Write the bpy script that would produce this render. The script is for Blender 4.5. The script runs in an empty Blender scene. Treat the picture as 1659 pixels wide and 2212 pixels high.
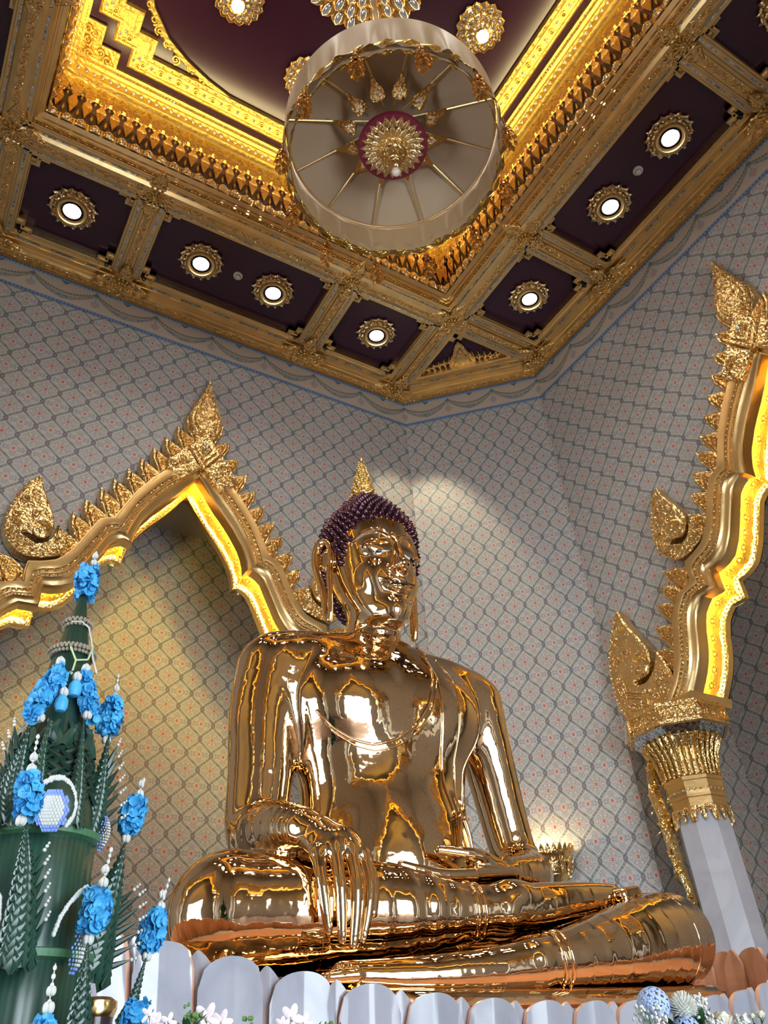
import bpy, math, random
import numpy as np
from mathutils import Vector, Matrix, Quaternion, noise
random.seed(7)
PI = math.pi
COL = bpy.context.scene.collection
SC = bpy.context.scene

# ------------------------------------------------------------------ camera, world, lights, exposure
cam_data = bpy.data.cameras.new('camera')
cam = bpy.data.objects.new('camera', cam_data)
COL.objects.link(cam)
cam_data.sensor_fit = 'HORIZONTAL'
cam_data.sensor_width = 36.0
cam_data.lens = 1715.17 / 1659.0 * 36.0
cam_data.clip_end = 200
cam.matrix_world = Matrix(((0.86168311, -0.25655826, -0.43781284, -2.625),
                           (-0.50369822, -0.53711286, -0.67660763, -3.378),
                           (-0.06156563, 0.80354691, -0.59204902, 1.6),
                           (0, 0, 0, 1)))
SC.camera = cam
SC.view_settings.view_transform = 'Standard'
SC.view_settings.look = 'None'
SC.view_settings.gamma = 1.0
SC.view_settings.use_curve_mapping = False
SC.view_settings.exposure = -0.42

world = bpy.data.worlds.new('daylight'); SC.world = world
world.use_nodes = True
wb = world.node_tree.nodes['Background']
wb.inputs[0].default_value = (0.80, 0.90, 1.0, 1); wb.inputs[1].default_value = 19.0

def lamp(name, kind, loc, energy, color, size=0.2, target=None, spot=None, blend=0.5, sy=None):
    d = bpy.data.lights.new(name, kind); d.energy = energy; d.color = color
    if kind == 'AREA':
        d.shape = 'RECTANGLE' if sy else 'DISK'; d.size = size
        if sy: d.size_y = sy
    elif kind in ('POINT', 'SPOT'):
        d.shadow_soft_size = size
    if kind == 'SPOT':
        d.spot_size = math.radians(spot); d.spot_blend = blend
    o = bpy.data.objects.new(name, d); COL.objects.link(o); o.location = loc
    if target is not None:
        v = Vector(target) - Vector(loc)
        o.rotation_euler = v.to_track_quat('-Z', 'Y').to_euler()
    return o

WARM = (1.0, 0.82, 0.58); NEUT = (1.0, 0.92, 0.80)
# ceiling downlights (each under its own fitting): x, y
DOWN = [(0.0, 1)]
DOWNLIGHTS = []
for s in (-1, 1):
    for t in (-2.60, -0.62, 0.62, 2.60):
        DOWNLIGHTS.append((t, s * 4.5)); DOWNLIGHTS.append((s * 4.53, t))
for (x, y) in DOWNLIGHTS:
    lamp('downlight_lamp', 'SPOT', (x, y, 12.18), 300, NEUT, size=0.12, target=(x * 0.80, y * 0.80, 0), spot=52, blend=0.9)
# the upper tray: star fittings
for k in range(8):
    a = k * PI / 4
    lamp('star_lamp', 'SPOT', (1.9 * math.cos(a), 1.9 * math.sin(a), 13.72), 190, NEUT, size=0.1,
         target=(1.9 * math.cos(a), 1.9 * math.sin(a), 0), spot=120, blend=0.7)
# corner wall washers and recess washers: the scallops of light on the wallpaper
lamp('washer_lamp', 'SPOT', (2.9, 4.2, 12.1), 600, (1.0, 0.86, 0.55), size=0.10, target=(4.05, 5.55, 7.6), spot=48, blend=0.5)
for (x, y, tx, ty) in ((0.2, 7.0, 0.1, 8.0), (7.0, 0.0, 8.1, 0.0)):
    lamp('recess_lamp', 'SPOT', (x, y, 9.8), 110, (1.0, 0.88, 0.72), size=0.1, target=(tx, ty, 4.5), spot=70, blend=0.5)
# display spots on the statue from the ceiling
for (x, y, e) in ((-2.4, -3.4, 1500), (2.4, -3.4, 1300), (-0.3, -4.2, 900)):
    lamp('display_spot_lamp', 'SPOT', (x, y, 12.0), e, (1.0, 0.84, 0.60), size=0.12, target=(0, 0.9, 3.3), spot=26, blend=0.5)
# daylight through the open doorways (portals only guide the sampling)
def portal(loc, target, sx, sy):
    o = lamp('doorway_portal', 'AREA', loc, 1, (1, 1, 1), size=sx, target=target, sy=sy); o.data.cycles.is_portal = True

# ------------------------------------------------------------------ mesh helpers
class MB:
    def __init__(s): s.v = []; s.f = []; s.mi = []; s.cur = 0
    def n(s): return len(s.v)
    def absorb(s, o, mi=1):
        b = len(s.v); s.v += o.v; s.f += [[b + i for i in f] for f in o.f]; s.mi += [mi] * len(o.f)
    def poly(s, pts, flip=False):
        b = len(s.v); s.v += [tuple(p) for p in pts]; idx = list(range(b, b + len(pts)))
        s.f.append(idx[::-1] if flip else idx); s.mi.append(s.cur)
    def faces(s, vs, fs, M=None):
        b = len(s.v)
        if M is not None: vs = [tuple(M @ Vector(p)) for p in vs]
        s.v += [tuple(p) for p in vs]
        for f in fs: s.f.append([b + i for i in f]); s.mi.append(s.cur)
    def box(s, c, d, M=None):
        x, y, z = c; a, b, e = d[0] / 2, d[1] / 2, d[2] / 2
        vs = [(x + i * a, y + j * b, z + k * e) for k in (-1, 1) for j in (-1, 1) for i in (-1, 1)]
        s.faces(vs, [(0, 2, 3, 1), (4, 5, 7, 6), (0, 1, 5, 4), (2, 6, 7, 3), (0, 4, 6, 2), (1, 3, 7, 5)], M)
    def grid(s, rows, closed_u=False, closed_v=False, cap=False):
        R, Cn = len(rows), len(rows[0]); b = len(s.v)
        for r in rows: s.v += [tuple(p) for p in r]
        for i in range(R if closed_v else R - 1):
            for j in range(Cn if closed_u else Cn - 1):
                i2, j2 = (i + 1) % R, (j + 1) % Cn
                s.f.append([b + i * Cn + j, b + i * Cn + j2, b + i2 * Cn + j2, b + i2 * Cn + j]); s.mi.append(s.cur)
        if cap:
            s.f.append([b + j for j in range(Cn)][::-1]); s.mi.append(s.cur)
            s.f.append([b + (R - 1) * Cn + j for j in range(Cn)]); s.mi.append(s.cur)
    def lathe(s, prof, n=24, M=None, lobes=0, amp=0.0, cap=False):
        rows = []
        for (r, z) in prof:
            row = []
            for k in range(n):
                a = 2 * PI * k / n
                rr = r * (1 + amp * abs(math.cos(lobes * a / 2))) if lobes else r
                p = Vector((rr * math.cos(a), rr * math.sin(a), z))
                row.append(M @ p if M is not None else p)
            rows.append(row)
        s.grid(rows, closed_u=True, cap=cap)
    def ball(s, c, r, n=8, m=5, sc=(1, 1, 1), M=None):
        rows = []
        for i in range(m + 1):
            t = PI * i / m; rr = max(math.sin(t), 1e-3)
            row = []
            for k in range(n):
                a = 2 * PI * k / n
                p = Vector((c[0] + r * sc[0] * rr * math.cos(a), c[1] + r * sc[1] * rr * math.sin(a), c[2] + r * sc[2] * math.cos(t)))
                row.append(M @ p if M is not None else p)
            rows.append(row)
        s.grid(rows[::-1], closed_u=True)
    def tube(s, pts, rad, n=8, cap=True, M=None, flat=None):
        pts = [Vector(p) for p in pts]
        if M is not None: pts = [M @ p for p in pts]
        L = len(pts)
        if not hasattr(rad, '__len__'): rad = [rad] * L
        rows = []; up = None
        for i in range(L):
            t = (pts[min(i + 1, L - 1)] - pts[max(i - 1, 0)])
            t = t.normalized() if t.length > 1e-9 else Vector((0, 0, 1))
            if up is None:
                a = Vector((0, 0, 1)) if abs(t.z) < 0.9 else Vector((1, 0, 0))
                up = (a - t * a.dot(t)).normalized()
            else:
                up = up - t * up.dot(t); up = up.normalized() if up.length > 1e-6 else Vector((1, 0, 0))
            b = t.cross(up)
            k2 = flat if flat else 1.0
            rows.append([pts[i] + (up * math.cos(2 * PI * k / n) * k2 + b * math.sin(2 * PI * k / n)) * rad[i] for k in range(n)])
        s.grid(rows, closed_u=True, cap=cap)
    def sweep(s, path, prof, closed=False, cap=True):
        """path: 3-D points in a horizontal-ish plane; prof: (offset to the left, height) pairs; mitred"""
        P = [Vector(p) for p in path]; L = len(P); rows = []
        for i in range(L):
            a = P[(i - 1) % L] if (closed or i > 0) else None
            c = P[(i + 1) % L] if (closed or i < L - 1) else None
            d1 = (P[i] - a).normalized() if a is not None else None
            d2 = (c - P[i]).normalized() if c is not None else None
            if d1 is None: d1 = d2
            if d2 is None: d2 = d1
            n1 = Vector((-d1.y, d1.x, 0)); n2 = Vector((-d2.y, d2.x, 0))
            m = n1 + n2; m = m / max(m.dot(n1), 0.2) if m.length > 1e-6 else n1
            rows.append([P[i] + m * u + Vector((0, 0, w)) for (u, w) in prof])
        s.grid(rows, closed_v=closed, cap=(cap and not closed))
    def prism(s, outline, z0, z1, M=None, bevel=0.0):
        """outline in local xy, extruded along z; optional bevel on the z1 side"""
        n = len(outline); c = Vector((sum(p[0] for p in outline) / n, sum(p[1] for p in outline) / n, 0))
        rows = [[Vector((x, y, z0)) for (x, y) in outline]]
        if bevel:
            zb = z1 - bevel if z1 > z0 else z1 + bevel
            rows.append([Vector((x, y, zb)) for (x, y) in outline])
            rr = []
            for i in range(n):
                a = Vector((outline[i - 1][0], outline[i - 1][1], 0)); b = Vector((outline[i][0], outline[i][1], 0)); d = Vector((outline[(i + 1) % n][0], outline[(i + 1) % n][1], 0))
                t = (d - a); t = t.normalized() if t.length > 1e-9 else Vector((1, 0, 0))
                nn = Vector((-t.y, t.x, 0)) * s._ori(outline)
                rr.append(Vector((b.x, b.y, 0)) + nn * bevel + Vector((0, 0, z1)))
            rows.append(rr)
        else:
            rows.append([Vector((x, y, z1)) for (x, y) in outline])
        if M is not None: rows = [[M @ p for p in r] for r in rows]
        s.grid(rows, closed_u=True, cap=True)
    @staticmethod
    def _ori(o):
        a = sum(o[i][0] * o[(i + 1) % len(o)][1] - o[(i + 1) % len(o)][0] * o[i][1] for i in range(len(o)))
        return 1 if a > 0 else -1
    def obj(s, name, mats, parent=None, smooth=False, fix=True, uv=None):
        me = bpy.data.meshes.new(name)
        me.from_pydata(s.v, [], s.f)
        if not isinstance(mats, (list, tuple)): mats = [mats]
        for m in mats: me.materials.append(m)
        if len(mats) > 1: me.polygons.foreach_set('material_index', s.mi)
        if uv is not None:
            lay = me.uv_layers.new(name='UVMap')
            for l in me.loops: lay.data[l.index].uv = uv(me.vertices[l.vertex_index].co)
        me.update()
        if fix:
            import bmesh
            bm = bmesh.new(); bm.from_mesh(me)
            bmesh.ops.recalc_face_normals(bm, faces=bm.faces[:]); bm.to_mesh(me); bm.free()
        if smooth:
            me.polygons.foreach_set('use_smooth', [True] * len(me.polygons))
            if smooth != 'all' and hasattr(me, 'set_sharp_from_angle'): me.set_sharp_from_angle(angle=math.radians(38))
        o = bpy.data.objects.new(name, me); COL.objects.link(o)
        if parent is not None: o.parent = parent
        return o

def tag(o, label=None, cat=None, group=None, kind=None):
    if label: o['label'] = label
    if cat: o['category'] = cat
    if group: o['group'] = group
    if kind: o['kind'] = kind
    return o
def empty(name, loc=(0, 0, 0), rz=0.0):
    o = bpy.data.objects.new(name, None); COL.objects.link(o); o.location = loc; o.rotation_euler = (0, 0, rz)
    o.empty_display_size = 0.1
    return o
def struct(o): o['kind'] = 'structure'; return o
def dup(root, loc=None, rz=None, parent=None, scale=None):
    r = root.copy(); COL.objects.link(r)
    if parent is not None: r.parent = parent
    if loc is not None: r.location = loc
    if rz is not None: r.rotation_euler = (0, 0, rz)
    if scale is not None: r.scale = scale
    for ch in list(root.children):
        dup(ch, parent=r)
    return r

# ------------------------------------------------------------------ node helpers
class X:
    """tiny arithmetic on shader sockets"""
    nt = None
    def __init__(s, k): s.k = k
    @staticmethod
    def m(op, *a):
        n = X.nt.nodes.new('ShaderNodeMath'); n.operation = op
        for i, v in enumerate(a):
            if isinstance(v, X): X.nt.links.new(v.k, n.inputs[i])
            else: n.inputs[i].default_value = v
        return X(n.outputs[0])
    def __add__(s, o): return X.m('ADD', s, o)
    __radd__ = __add__
    def __sub__(s, o): return X.m('SUBTRACT', s, o)
    def __rsub__(s, o): return X.m('SUBTRACT', o, s)
    def __mul__(s, o): return X.m('MULTIPLY', s, o)
    __rmul__ = __mul__
    def __truediv__(s, o): return X.m('DIVIDE', s, o)
    def lt(s, o): return X.m('LESS_THAN', s, o)
    def gt(s, o): return X.m('GREATER_THAN', s, o)
def xabs(a): return X.m('ABSOLUTE', a)
def xfrac(a): return X.m('FRACT', a)
def xcos(a): return X.m('COSINE', a)
def xsin(a): return X.m('SINE', a)
def xmin(a, b): return X.m('MINIMUM', a, b)
def xmax(a, b): return X.m('MAXIMUM', a, b)
def xsqrt(a): return X.m('SQRT', a)
def mixc(fac, a, b):
    n = X.nt.nodes.new('ShaderNodeMix'); n.data_type = 'RGBA'
    for i, v in ((0, fac), (6, a), (7, b)):
        if isinstance(v, X): X.nt.links.new(v.k, n.inputs[i])
        elif i == 0: n.inputs[0].default_value = v
        else: n.inputs[i].default_value = (v[0], v[1], v[2], 1)
    return X(n.outputs[2])
def texnode(kind, scale=None, coord='Object', vec=None, out=0, **kw):
    n = X.nt.nodes.new(kind)
    if vec is None:
        tc = X.nt.nodes.new('ShaderNodeTexCoord'); X.nt.links.new(tc.outputs[coord], n.inputs['Vector'])
    else: X.nt.links.new(vec, n.inputs['Vector'])
    for k, v in kw.items():
        if k in n.inputs.keys() or k.replace('_', ' ').title() in n.inputs.keys(): n.inputs[k if k in n.inputs.keys() else k.replace('_', ' ').title()].default_value = v
        else: setattr(n, k, v)
    if scale is not None: n.inputs['Scale'].default_value = scale
    return n
def new_mat(name):
    m = bpy.data.materials.new(name); m.use_nodes = True; X.nt = m.node_tree
    return m, m.node_tree.nodes['Principled BSDF']
def setin(bsdf, **kw):
    names = dict(col='Base Color', rough='Roughness', metal='Metallic', spec='Specular IOR Level', ecol='Emission Color', estr='Emission Strength', trans='Transmission Weight', ior='IOR', coat='Coat Weight', sub='Subsurface Weight', sheen='Sheen Weight', alpha='Alpha')
    for k, v in kw.items():
        s = bsdf.inputs[names[k]]
        if isinstance(v, X): X.nt.links.new(v.k, s)
        elif isinstance(v, (tuple, list)): s.default_value = (v[0], v[1], v[2], 1)
        else: s.default_value = v
def bump(bsdf, h, strength=0.5, dist=0.01):
    b = X.nt.nodes.new('ShaderNodeBump'); b.inputs['Strength'].default_value = strength; b.inputs['Distance'].default_value = dist
    X.nt.links.new(h.k, b.inputs['Height']); X.nt.links.new(b.outputs[0], bsdf.inputs['Normal'])
def flatm(name, col, rough=0.5, metal=0.0, **kw):
    m, b = new_mat(name); setin(b, col=col, rough=rough, metal=metal, **kw); return m

def gold_mat(name, col, rough=0.3, scale=30, strength=0.5, dist=0.012, kind='leaf'):
    m, b = new_mat(name)
    setin(b, rough=rough, metal=1.0)
    nz = X(texnode('ShaderNodeTexNoise', scale * 0.25, Detail=3.0).outputs[0])
    setin(b, col=mixc(nz, [c * 0.82 for c in col], [min(c * 1.12, 1) for c in col]))
    if kind == 'leaf':
        v = X(texnode('ShaderNodeTexVoronoi', scale, feature='SMOOTH_F1').outputs[0])
        w = X(texnode('ShaderNodeTexNoise', scale * 0.8, Detail=2.0).outputs[0])
        bump(b, v * 0.7 + w * 0.6, strength, dist)
    elif kind == 'fine':
        w = X(texnode('ShaderNodeTexNoise', scale, Detail=4.0).outputs[0]); bump(b, w, strength, dist)
    return m
GOLD = gold_mat('gilded_plain', (0.84, 0.60, 0.28), 0.36, 14, 0.25, 0.01, 'fine')
GOLDC = gold_mat('gilded_carved', (0.86, 0.60, 0.27), 0.30, 26, 0.9, 0.03)
GOLDD = gold_mat('gilded_dark_carved', (0.66, 0.38, 0.12), 0.36, 30, 0.9, 0.03)
GOLDB = gold_mat('gilded_bright', (0.86, 0.60, 0.24), 0.22, 40, 0.5, 0.012)
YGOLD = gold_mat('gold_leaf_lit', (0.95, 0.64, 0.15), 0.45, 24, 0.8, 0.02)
SOFFIT = gold_mat('gold_leaf_soffit', (0.95, 0.62, 0.10), 0.5, 20, 0.7, 0.02)
SOFFIT.node_tree.nodes['Principled BSDF'].inputs['Metallic'].default_value = 0.45
PURPLE = flatm('aubergine_lacquer', (0.040, 0.010, 0.024), 0.22)
DARKP = flatm('dark_maroon_ground', (0.045, 0.012, 0.014), 0.5)
BLACK = flatm('black_recess', (0.006, 0.005, 0.005), 0.6)
def mosaic():
    m, b = new_mat('mirror_mosaic')
    v = texnode('ShaderNodeTexVoronoi', 38); setin(b, metal=1.0, rough=0.12)
    r = X.nt.nodes.new('ShaderNodeSeparateColor'); X.nt.links.new(v.outputs['Color'], r.inputs[0])
    setin(b, col=mixc(X(r.outputs[0]), (0.18, 0.24, 0.30), (1.0, 0.98, 0.92)))
    nm = X.nt.nodes.new('ShaderNodeBump'); nm.inputs['Distance'].default_value = 0.02; nm.inputs['Strength'].default_value = 0.8
    X.nt.links.new(r.outputs[1], nm.inputs['Height']); X.nt.links.new(nm.outputs[0], b.inputs['Normal'])
    return m
MOSAIC = mosaic()
CRYSTAL = flatm('cut_glass_stone', (0.82, 0.86, 0.90), 0.06, 0.85)
LENS = flatm('lamp_lens', (1, 1, 1), 0.3, ecol=(1.0, 0.97, 0.92), estr=14.0)
# ------------------------------------------------------------------ painted wall materials
def wallpaper(name):
    m, b = new_mat(name)
    uvn = X.nt.nodes.new('ShaderNodeUVMap'); uvn.uv_map = 'UVMap'
    sp = X.nt.nodes.new('ShaderNodeSeparateXYZ'); X.nt.links.new(uvn.outputs[0], sp.inputs[0])
    u, v = X(sp.outputs[0]), X(sp.outputs[1])
    # fold both lattices (0,0) and (.5,.5) into one medallion cell
    fu = xabs(xfrac(u + 0.5) - 0.5); fv = xabs(xfrac(v + 0.5) - 0.5)      # 0..0.5
    g = 0.5 - fv + xsin(fv * (4 * PI)) * 0.042
    slope = (xcos(fv * (4 * PI)) * (0.042 * 4 * PI) - 1.0) * (1 / 1.23)
    d = (fu - g) / xsqrt(slope * slope + 1.0)          # >0: inside neighbour medallion, <0: inside this one
    ad = xabs(d)
    # local medallion coordinates
    inA = d.lt(0.0)
    mu = fu * inA + (0.5 - fu) * (1.0 - inA); mv = (fv * inA + (0.5 - fv) * (1.0 - inA)) * 1.23
    rad = xsqrt(mu * mu + mv * mv * 0.80)
    ang = X.m('ARCTAN2', mv, mu)
    comb = X.nt.nodes.new('ShaderNodeCombineXYZ'); X.nt.links.new(mu.k, comb.inputs[0]); X.nt.links.new(mv.k, comb.inputs[1])
    X.nt.links.new(inA.k, comb.inputs[2])
    vo = texnode('ShaderNodeTexVoronoi', 26, vec=comb.outputs[0])
    vd = X(vo.outputs['Distance'])
    sc = X.nt.nodes.new('ShaderNodeSeparateColor'); X.nt.links.new(vo.outputs['Color'], sc.inputs[0])
    rnd = X(sc.outputs[0]); rnd2 = X(sc.outputs[1])
    nz = X(texnode('ShaderNodeTexNoise', 9, vec=comb.outputs[0]).outputs[0])
    cream = (0.50, 0.46, 0.41); blue = (0.25, 0.31, 0.385); teal = (0.20, 0.26, 0.28)
    # arabesque inside the medallion
    inner = mixc(vd.gt(0.50), blue, cream)
    floral = mixc(rnd.gt(0.70), mixc(rnd2.gt(0.5), (0.13, 0.20, 0.22), (0.17, 0.26, 0.33)), (0.36, 0.18, 0.10))
    petals = (xcos(ang * 8.0) * 0.03 + 0.155)
    arab = mixc((vd.lt(0.30)) * (rad.gt(0.075)), inner, floral)
    ring = xabs(rad - petals).lt(0.010)
    arab = mixc(ring, arab, (0.42, 0.27, 0.16))
    arab = mixc(rad.lt(0.075), arab, (0.55, 0.50, 0.46))
    arab = mixc(rad.lt(0.054), arab, (0.50, 0.055, 0.045))
    arab = mixc((rad.lt(0.022)) * (rad.gt(0.010)), arab, (0.62, 0.28, 0.22))
    # bands from the medallion outward
    col = mixc(ad.gt(0.112), cream, arab)
    col = mixc(xabs(ad - 0.113).lt(0.006), col, (0.20, 0.20, 0.21))
    cr2 = mixc(ad.lt(0.050), col, (0.25, 0.29, 0.31))
    leaf = (xfrac(v * 9.0 + u * 4.0)).gt(0.45) * (ad.lt(0.034))
    col = mixc(leaf, cr2, mixc(nz.gt(0.52), (0.13, 0.175, 0.18), (0.30, 0.21, 0.16)))
    col = mixc(xabs(ad - 0.052).lt(0.005), col, (0.24, 0.25, 0.26))
    # dark diamonds on the lattice nodes
    n1 = xabs(fu - 0.5) + fv * 0.95; n2 = fu + xabs(fv - 0.5) * 0.95
    dd = xmin(n1, n2)
    col = mixc(dd.lt(0.105), col, (0.10, 0.105, 0.14))
    col = mixc(dd.lt(0.060), col, (0.36, 0.30, 0.28))
    col = mixc(dd.lt(0.042), col, (0.16, 0.10, 0.12))
    col = mixc(dd.lt(0.018), col, (0.50, 0.30, 0.22))
    setin(b, col=col, rough=0.55)
    return m
WALLP = wallpaper('painted_wallpaper')

def frieze_mat():
    m, b = new_mat('painted_frieze')
    uvn = X.nt.nodes.new('ShaderNodeUVMap'); uvn.uv_map = 'UVMap'
    sp = X.nt.nodes.new('ShaderNodeSeparateXYZ'); X.nt.links.new(uvn.outputs[0], sp.inputs[0])
    u, v = X(sp.outputs[0]), X(sp.outputs[1])
    x = xfrac(u) - 0.5; ax = xabs(x)
    ground = (0.46, 0.385, 0.31)
    nzn = X(texnode('ShaderNodeTexNoise', 30, vec=uvn.outputs[0]).outputs[0])
    vo = X(texnode('ShaderNodeTexVoronoi', 22, vec=uvn.outputs[0]).outputs[0])
    gcol = mixc(nzn.gt(0.5), (0.10, 0.15, 0.15), (0.15, 0.22, 0.30))
    s1 = xabs(v - (x * x * 1.75 + 0.29)); w1 = 0.085 - ax * 0.11
    col = mixc((s1 / w1).lt(1.0), ground, mixc(vo.gt(0.45), gcol, (0.28, 0.27, 0.25)))
    s2 = xabs(v - (x * x * 1.25 + 0.47))
    col = mixc(s2.lt(0.026) * xfrac(u * 22.0).gt(0.3), col, (0.15, 0.14, 0.11))
    s3 = xabs(v - (x * x * 1.4 + 0.42))
    col = mixc(s3.lt(0.014), col, (0.16, 0.16, 0.14))
    # knot and pendant flower
    kx = 0.5 - ax
    col = mixc((kx * 1.6 + xabs(v - 0.76)).lt(0.085), col, (0.12, 0.17, 0.17))
    col = mixc(kx.lt(0.006) * v.gt(0.5) * v.lt(0.76), col, (0.15, 0.20, 0.18))
    fl = xsqrt(kx * kx * 3.2 + (v - 0.38) * (v - 0.38)) + xcos(X.m('ARCTAN2', v - 0.38, kx) * 6.0) * 0.018
    col = mixc(fl.lt(0.125), col, (0.26, 0.32, 0.38))
    col = mixc(fl.lt(0.070), col, (0.50, 0.26, 0.20))
    # pendent points below the upper border
    col = mixc((ax * 1.1 + (0.88 - v) * 0.7).lt(0.085) * v.lt(0.9), col, (0.09, 0.13, 0.14))
    t = xabs(xfrac(u * 14.0) - 0.5)
    col = mixc(v.gt(0.90 - t * 0.12 + 0.0) * v.lt(0.90), col, (0.20, 0.30, 0.44))
    # blue dotted borders
    for (c0, hw) in ((0.945, 0.05), (0.05, 0.05)):
        vv = v - c0
        col = mixc(xabs(vv).lt(hw), col, (0.15, 0.26, 0.47))
        col = mixc((xabs(xfrac(u * 17.0) - 0.5) * 0.10 + xabs(vv)).lt(0.030), col, (0.035, 0.06, 0.14))
    setin(b, col=col, rough=0.55)
    return m
FRIEZE = frieze_mat()

WX, WY = 5.65, 5.62
CH = [(3.83, 5.62), (5.65, 3.87)]
ZT = 12.50
FLOORM = flatm('dark_red_carpet_floor', (0.10, 0.055, 0.045), 0.7)

# arch opening profile, half (distance from the arch centre, height)
ARCH_IN = [(0, 8.98), (0.27, 8.57), (0.53, 8.24), (0.70, 7.96), (0.77, 7.76), (0.79, 7.58), (0.90, 7.62), (1.04, 7.53), (1.19, 7.20), (1.29, 6.98), (1.42, 6.79),
           (1.58, 6.71), (1.73, 6.70), (1.73, 6.43), (1.95, 6.43), (2.08, 6.31), (2.16, 6.12), (2.20, 5.93), (2.26, 5.74), (2.36, 5.56), (2.52, 5.34)]
ARCH_OUT = [(0, 9.50), (0.43, 9.00), (0.60, 8.81), (0.74, 8.61), (0.90, 8.36), (1.02, 8.09), (1.12, 7.88), (1.28, 7.80), (1.40, 7.54), (1.53, 7.26), (1.66, 7.08), (1.84, 7.00),
            (2.02, 6.97), (2.00, 6.68), (2.26, 6.60), (2.44, 6.36), (2.54, 6.00), (2.64, 5.70), (2.78, 5.50), (2.98, 5.34)]

def wall_poly(name, kind, half, to3, uvf, arch=True, piers=3.869):
    """wall with an arched opening; kind places local (d, z) in space"""
    mb = MB()
    if arch:
        hole = [(-piers, 0), (-piers, 5.2), (-2.75, 5.2)] + [(-(d + 0.10), z) for d, z in ARCH_IN[::-1]][:-1] + [(0, 9.05)] + [(d + 0.10, z) for d, z in ARCH_IN[1:]] + [(2.75, 5.2), (piers, 5.2), (piers, 0)]
        pts = [(-half, 0)] + hole + [(half, 0), (half, ZT), (-half, ZT)]
    else:
        pts = [(-half, 0), (half, 0), (half, ZT), (-half, ZT)]
    mb.poly([to3(d, z) for d, z in pts])
    o = mb.obj(name, WALLP, fix=False, uv=uvf)
    md = o.modifiers.new('tri', 'TRIANGULATE')
    return struct(o)
S38 = 0.38; H38 = 0.4669
uv_back = lambda c: ((c.x + 2.625 - 0.156) / S38, (c.z - 10.57) / H38)
uv_right = lambda c: ((c.y + 3.378 - 6.222) / S38, (c.z - 9.276) / H38)
uv_rec = lambda c: ((c.x + 2.625 - 1.0736) / S38, (c.z - 5.879) / H38)
uv_cham = lambda c: (((c.x + 2.625 - c.y - 3.378) * 0.70711 + 0.251) / (S38 * 0.829), (c.z - 10.109) / H38)
uv_ch2 = lambda c: (((c.x + c.y) * 0.70711) / (S38 * 0.829), (c.z - 10.109) / H38)
wall_poly('wall_back', 'b', 3.87, lambda d, z: (d, WY, z), uv_back)
wall_poly('wall_right', 'r', 3.87, lambda d, z: (WX, -d, z), uv_right)
wall_poly('wall_left', 'l', 3.87, lambda d, z: (-WX, d, z), uv_right)
wall_poly('wall_front', 'f', 3.87, lambda d, z: (-d, -WY, z), uv_back)
for nm, (sx, sy), uvf in (('wall_right_back', (1, 1), uv_cham), ('wall_left_front', (-1, -1), uv_cham), ('wall_left_back', (-1, 1), uv_ch2), ('wall_right_front', (1, -1), uv_ch2)):
    mb = MB(); mb.poly([(sx * 3.83, sy * WY, 0), (sx * WX, sy * 3.87, 0), (sx * WX, sy * 3.87, ZT), (sx * 3.83, sy * WY, ZT)])
    struct(mb.obj(nm, WALLP, fix=False, uv=uvf))
# reveals of the openings and the recesses behind the arches
def recess(name, M, uvf, door=None, depth=2.35):
    """M maps local (d, out, z) to world; out = 0 on the wall plane"""
    W, H, D = 3.87, 9.7, depth
    mb = MB()
    q = lambda *pts: mb.poly([M @ Vector(p) for p in pts])
    if door:
        w, h = door
        q((-W, D, 0), (-w, D, 0), (-w, D, h), (-W, D, h)); q((w, D, 0), (W, D, 0), (W, D, h), (w, D, h)); q((-W, D, h), (W, D, h), (W, D, H), (-W, D, H))
    else:
        q((-W, D, 0), (W, D, 0), (W, D, H), (-W, D, H))
    o = struct(mb.obj(name, WALLP, fix=False, uv=uvf))
    for sd_ in (-1, 1):
        mb = MB(); q2 = [M @ Vector(p) for p in ((sd_ * W, 0.0, 0), (sd_ * W, D, 0), (sd_ * W, D, H), (sd_ * W, 0.0, H))]; mb.poly(q2)
        ax = 0 if abs(q2[0].x - q2[1].x) > 0.1 else 1
        struct(mb.obj(name + ('_near_side' if sd_ < 0 else '_far_side'), WALLP, fix=False, uv=lambda c, ax=ax: (c[ax] / S38, (c.z - 5.95) / H38)))
    # inner skin of the arch wall (its far side)
    mb = MB()
    hole = [(-3.869, 0), (-3.869, 5.2), (-2.75, 5.2)] + [(-(d + 0.10), z) for d, z in ARCH_IN[::-1]][:-1] + [(0, 9.05)] + [(d + 0.10, z) for d, z in ARCH_IN[1:]] + [(2.75, 5.2), (3.869, 5.2), (3.869, 0)]
    pts = [(-W, 0)] + hole + [(W, 0), (W, H), (-W, H)]
    mb.poly([M @ Vector((d, 0.5, z)) for d, z in pts])
    o2 = mb.obj(name + '_inner', WALLP, fix=False, uv=uvf); o2.modifiers.new('tri', 'TRIANGULATE'); struct(o2)
    mb = MB()
    for sd_ in (-1, 1): mb.box((sd_ * 3.31, 0.24, 5.23), (1.12, 0.54, 0.07), M=M)
    struct(mb.obj('trim_springing_' + name.split('_')[1], flatm('springing_grey_paint', (0.36, 0.36, 0.36), 0.6)))
    mb = MB(); mb.poly([M @ Vector(p) for p in ((-W, 0.5, H), (W, 0.5, H), (W, D, H), (-W, D, H))])
    struct(mb.obj('ceiling_' + name.split('_')[1] + '_recess', flatm('recess_ceiling_paint', (0.35, 0.32, 0.28), 0.6), fix=False))
MBK = Matrix.Translation((0, WY, 0)); MRT = Matrix.Translation((WX, 0, 0)) @ Matrix.Rotation(-PI / 2, 4, 'Z')
MLT = Matrix.Translation((-WX, 0, 0)) @ Matrix.Rotation(PI / 2, 4, 'Z'); MFR = Matrix.Translation((0, -WY, 0)) @ Matrix.Rotation(PI, 4, 'Z')
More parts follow.
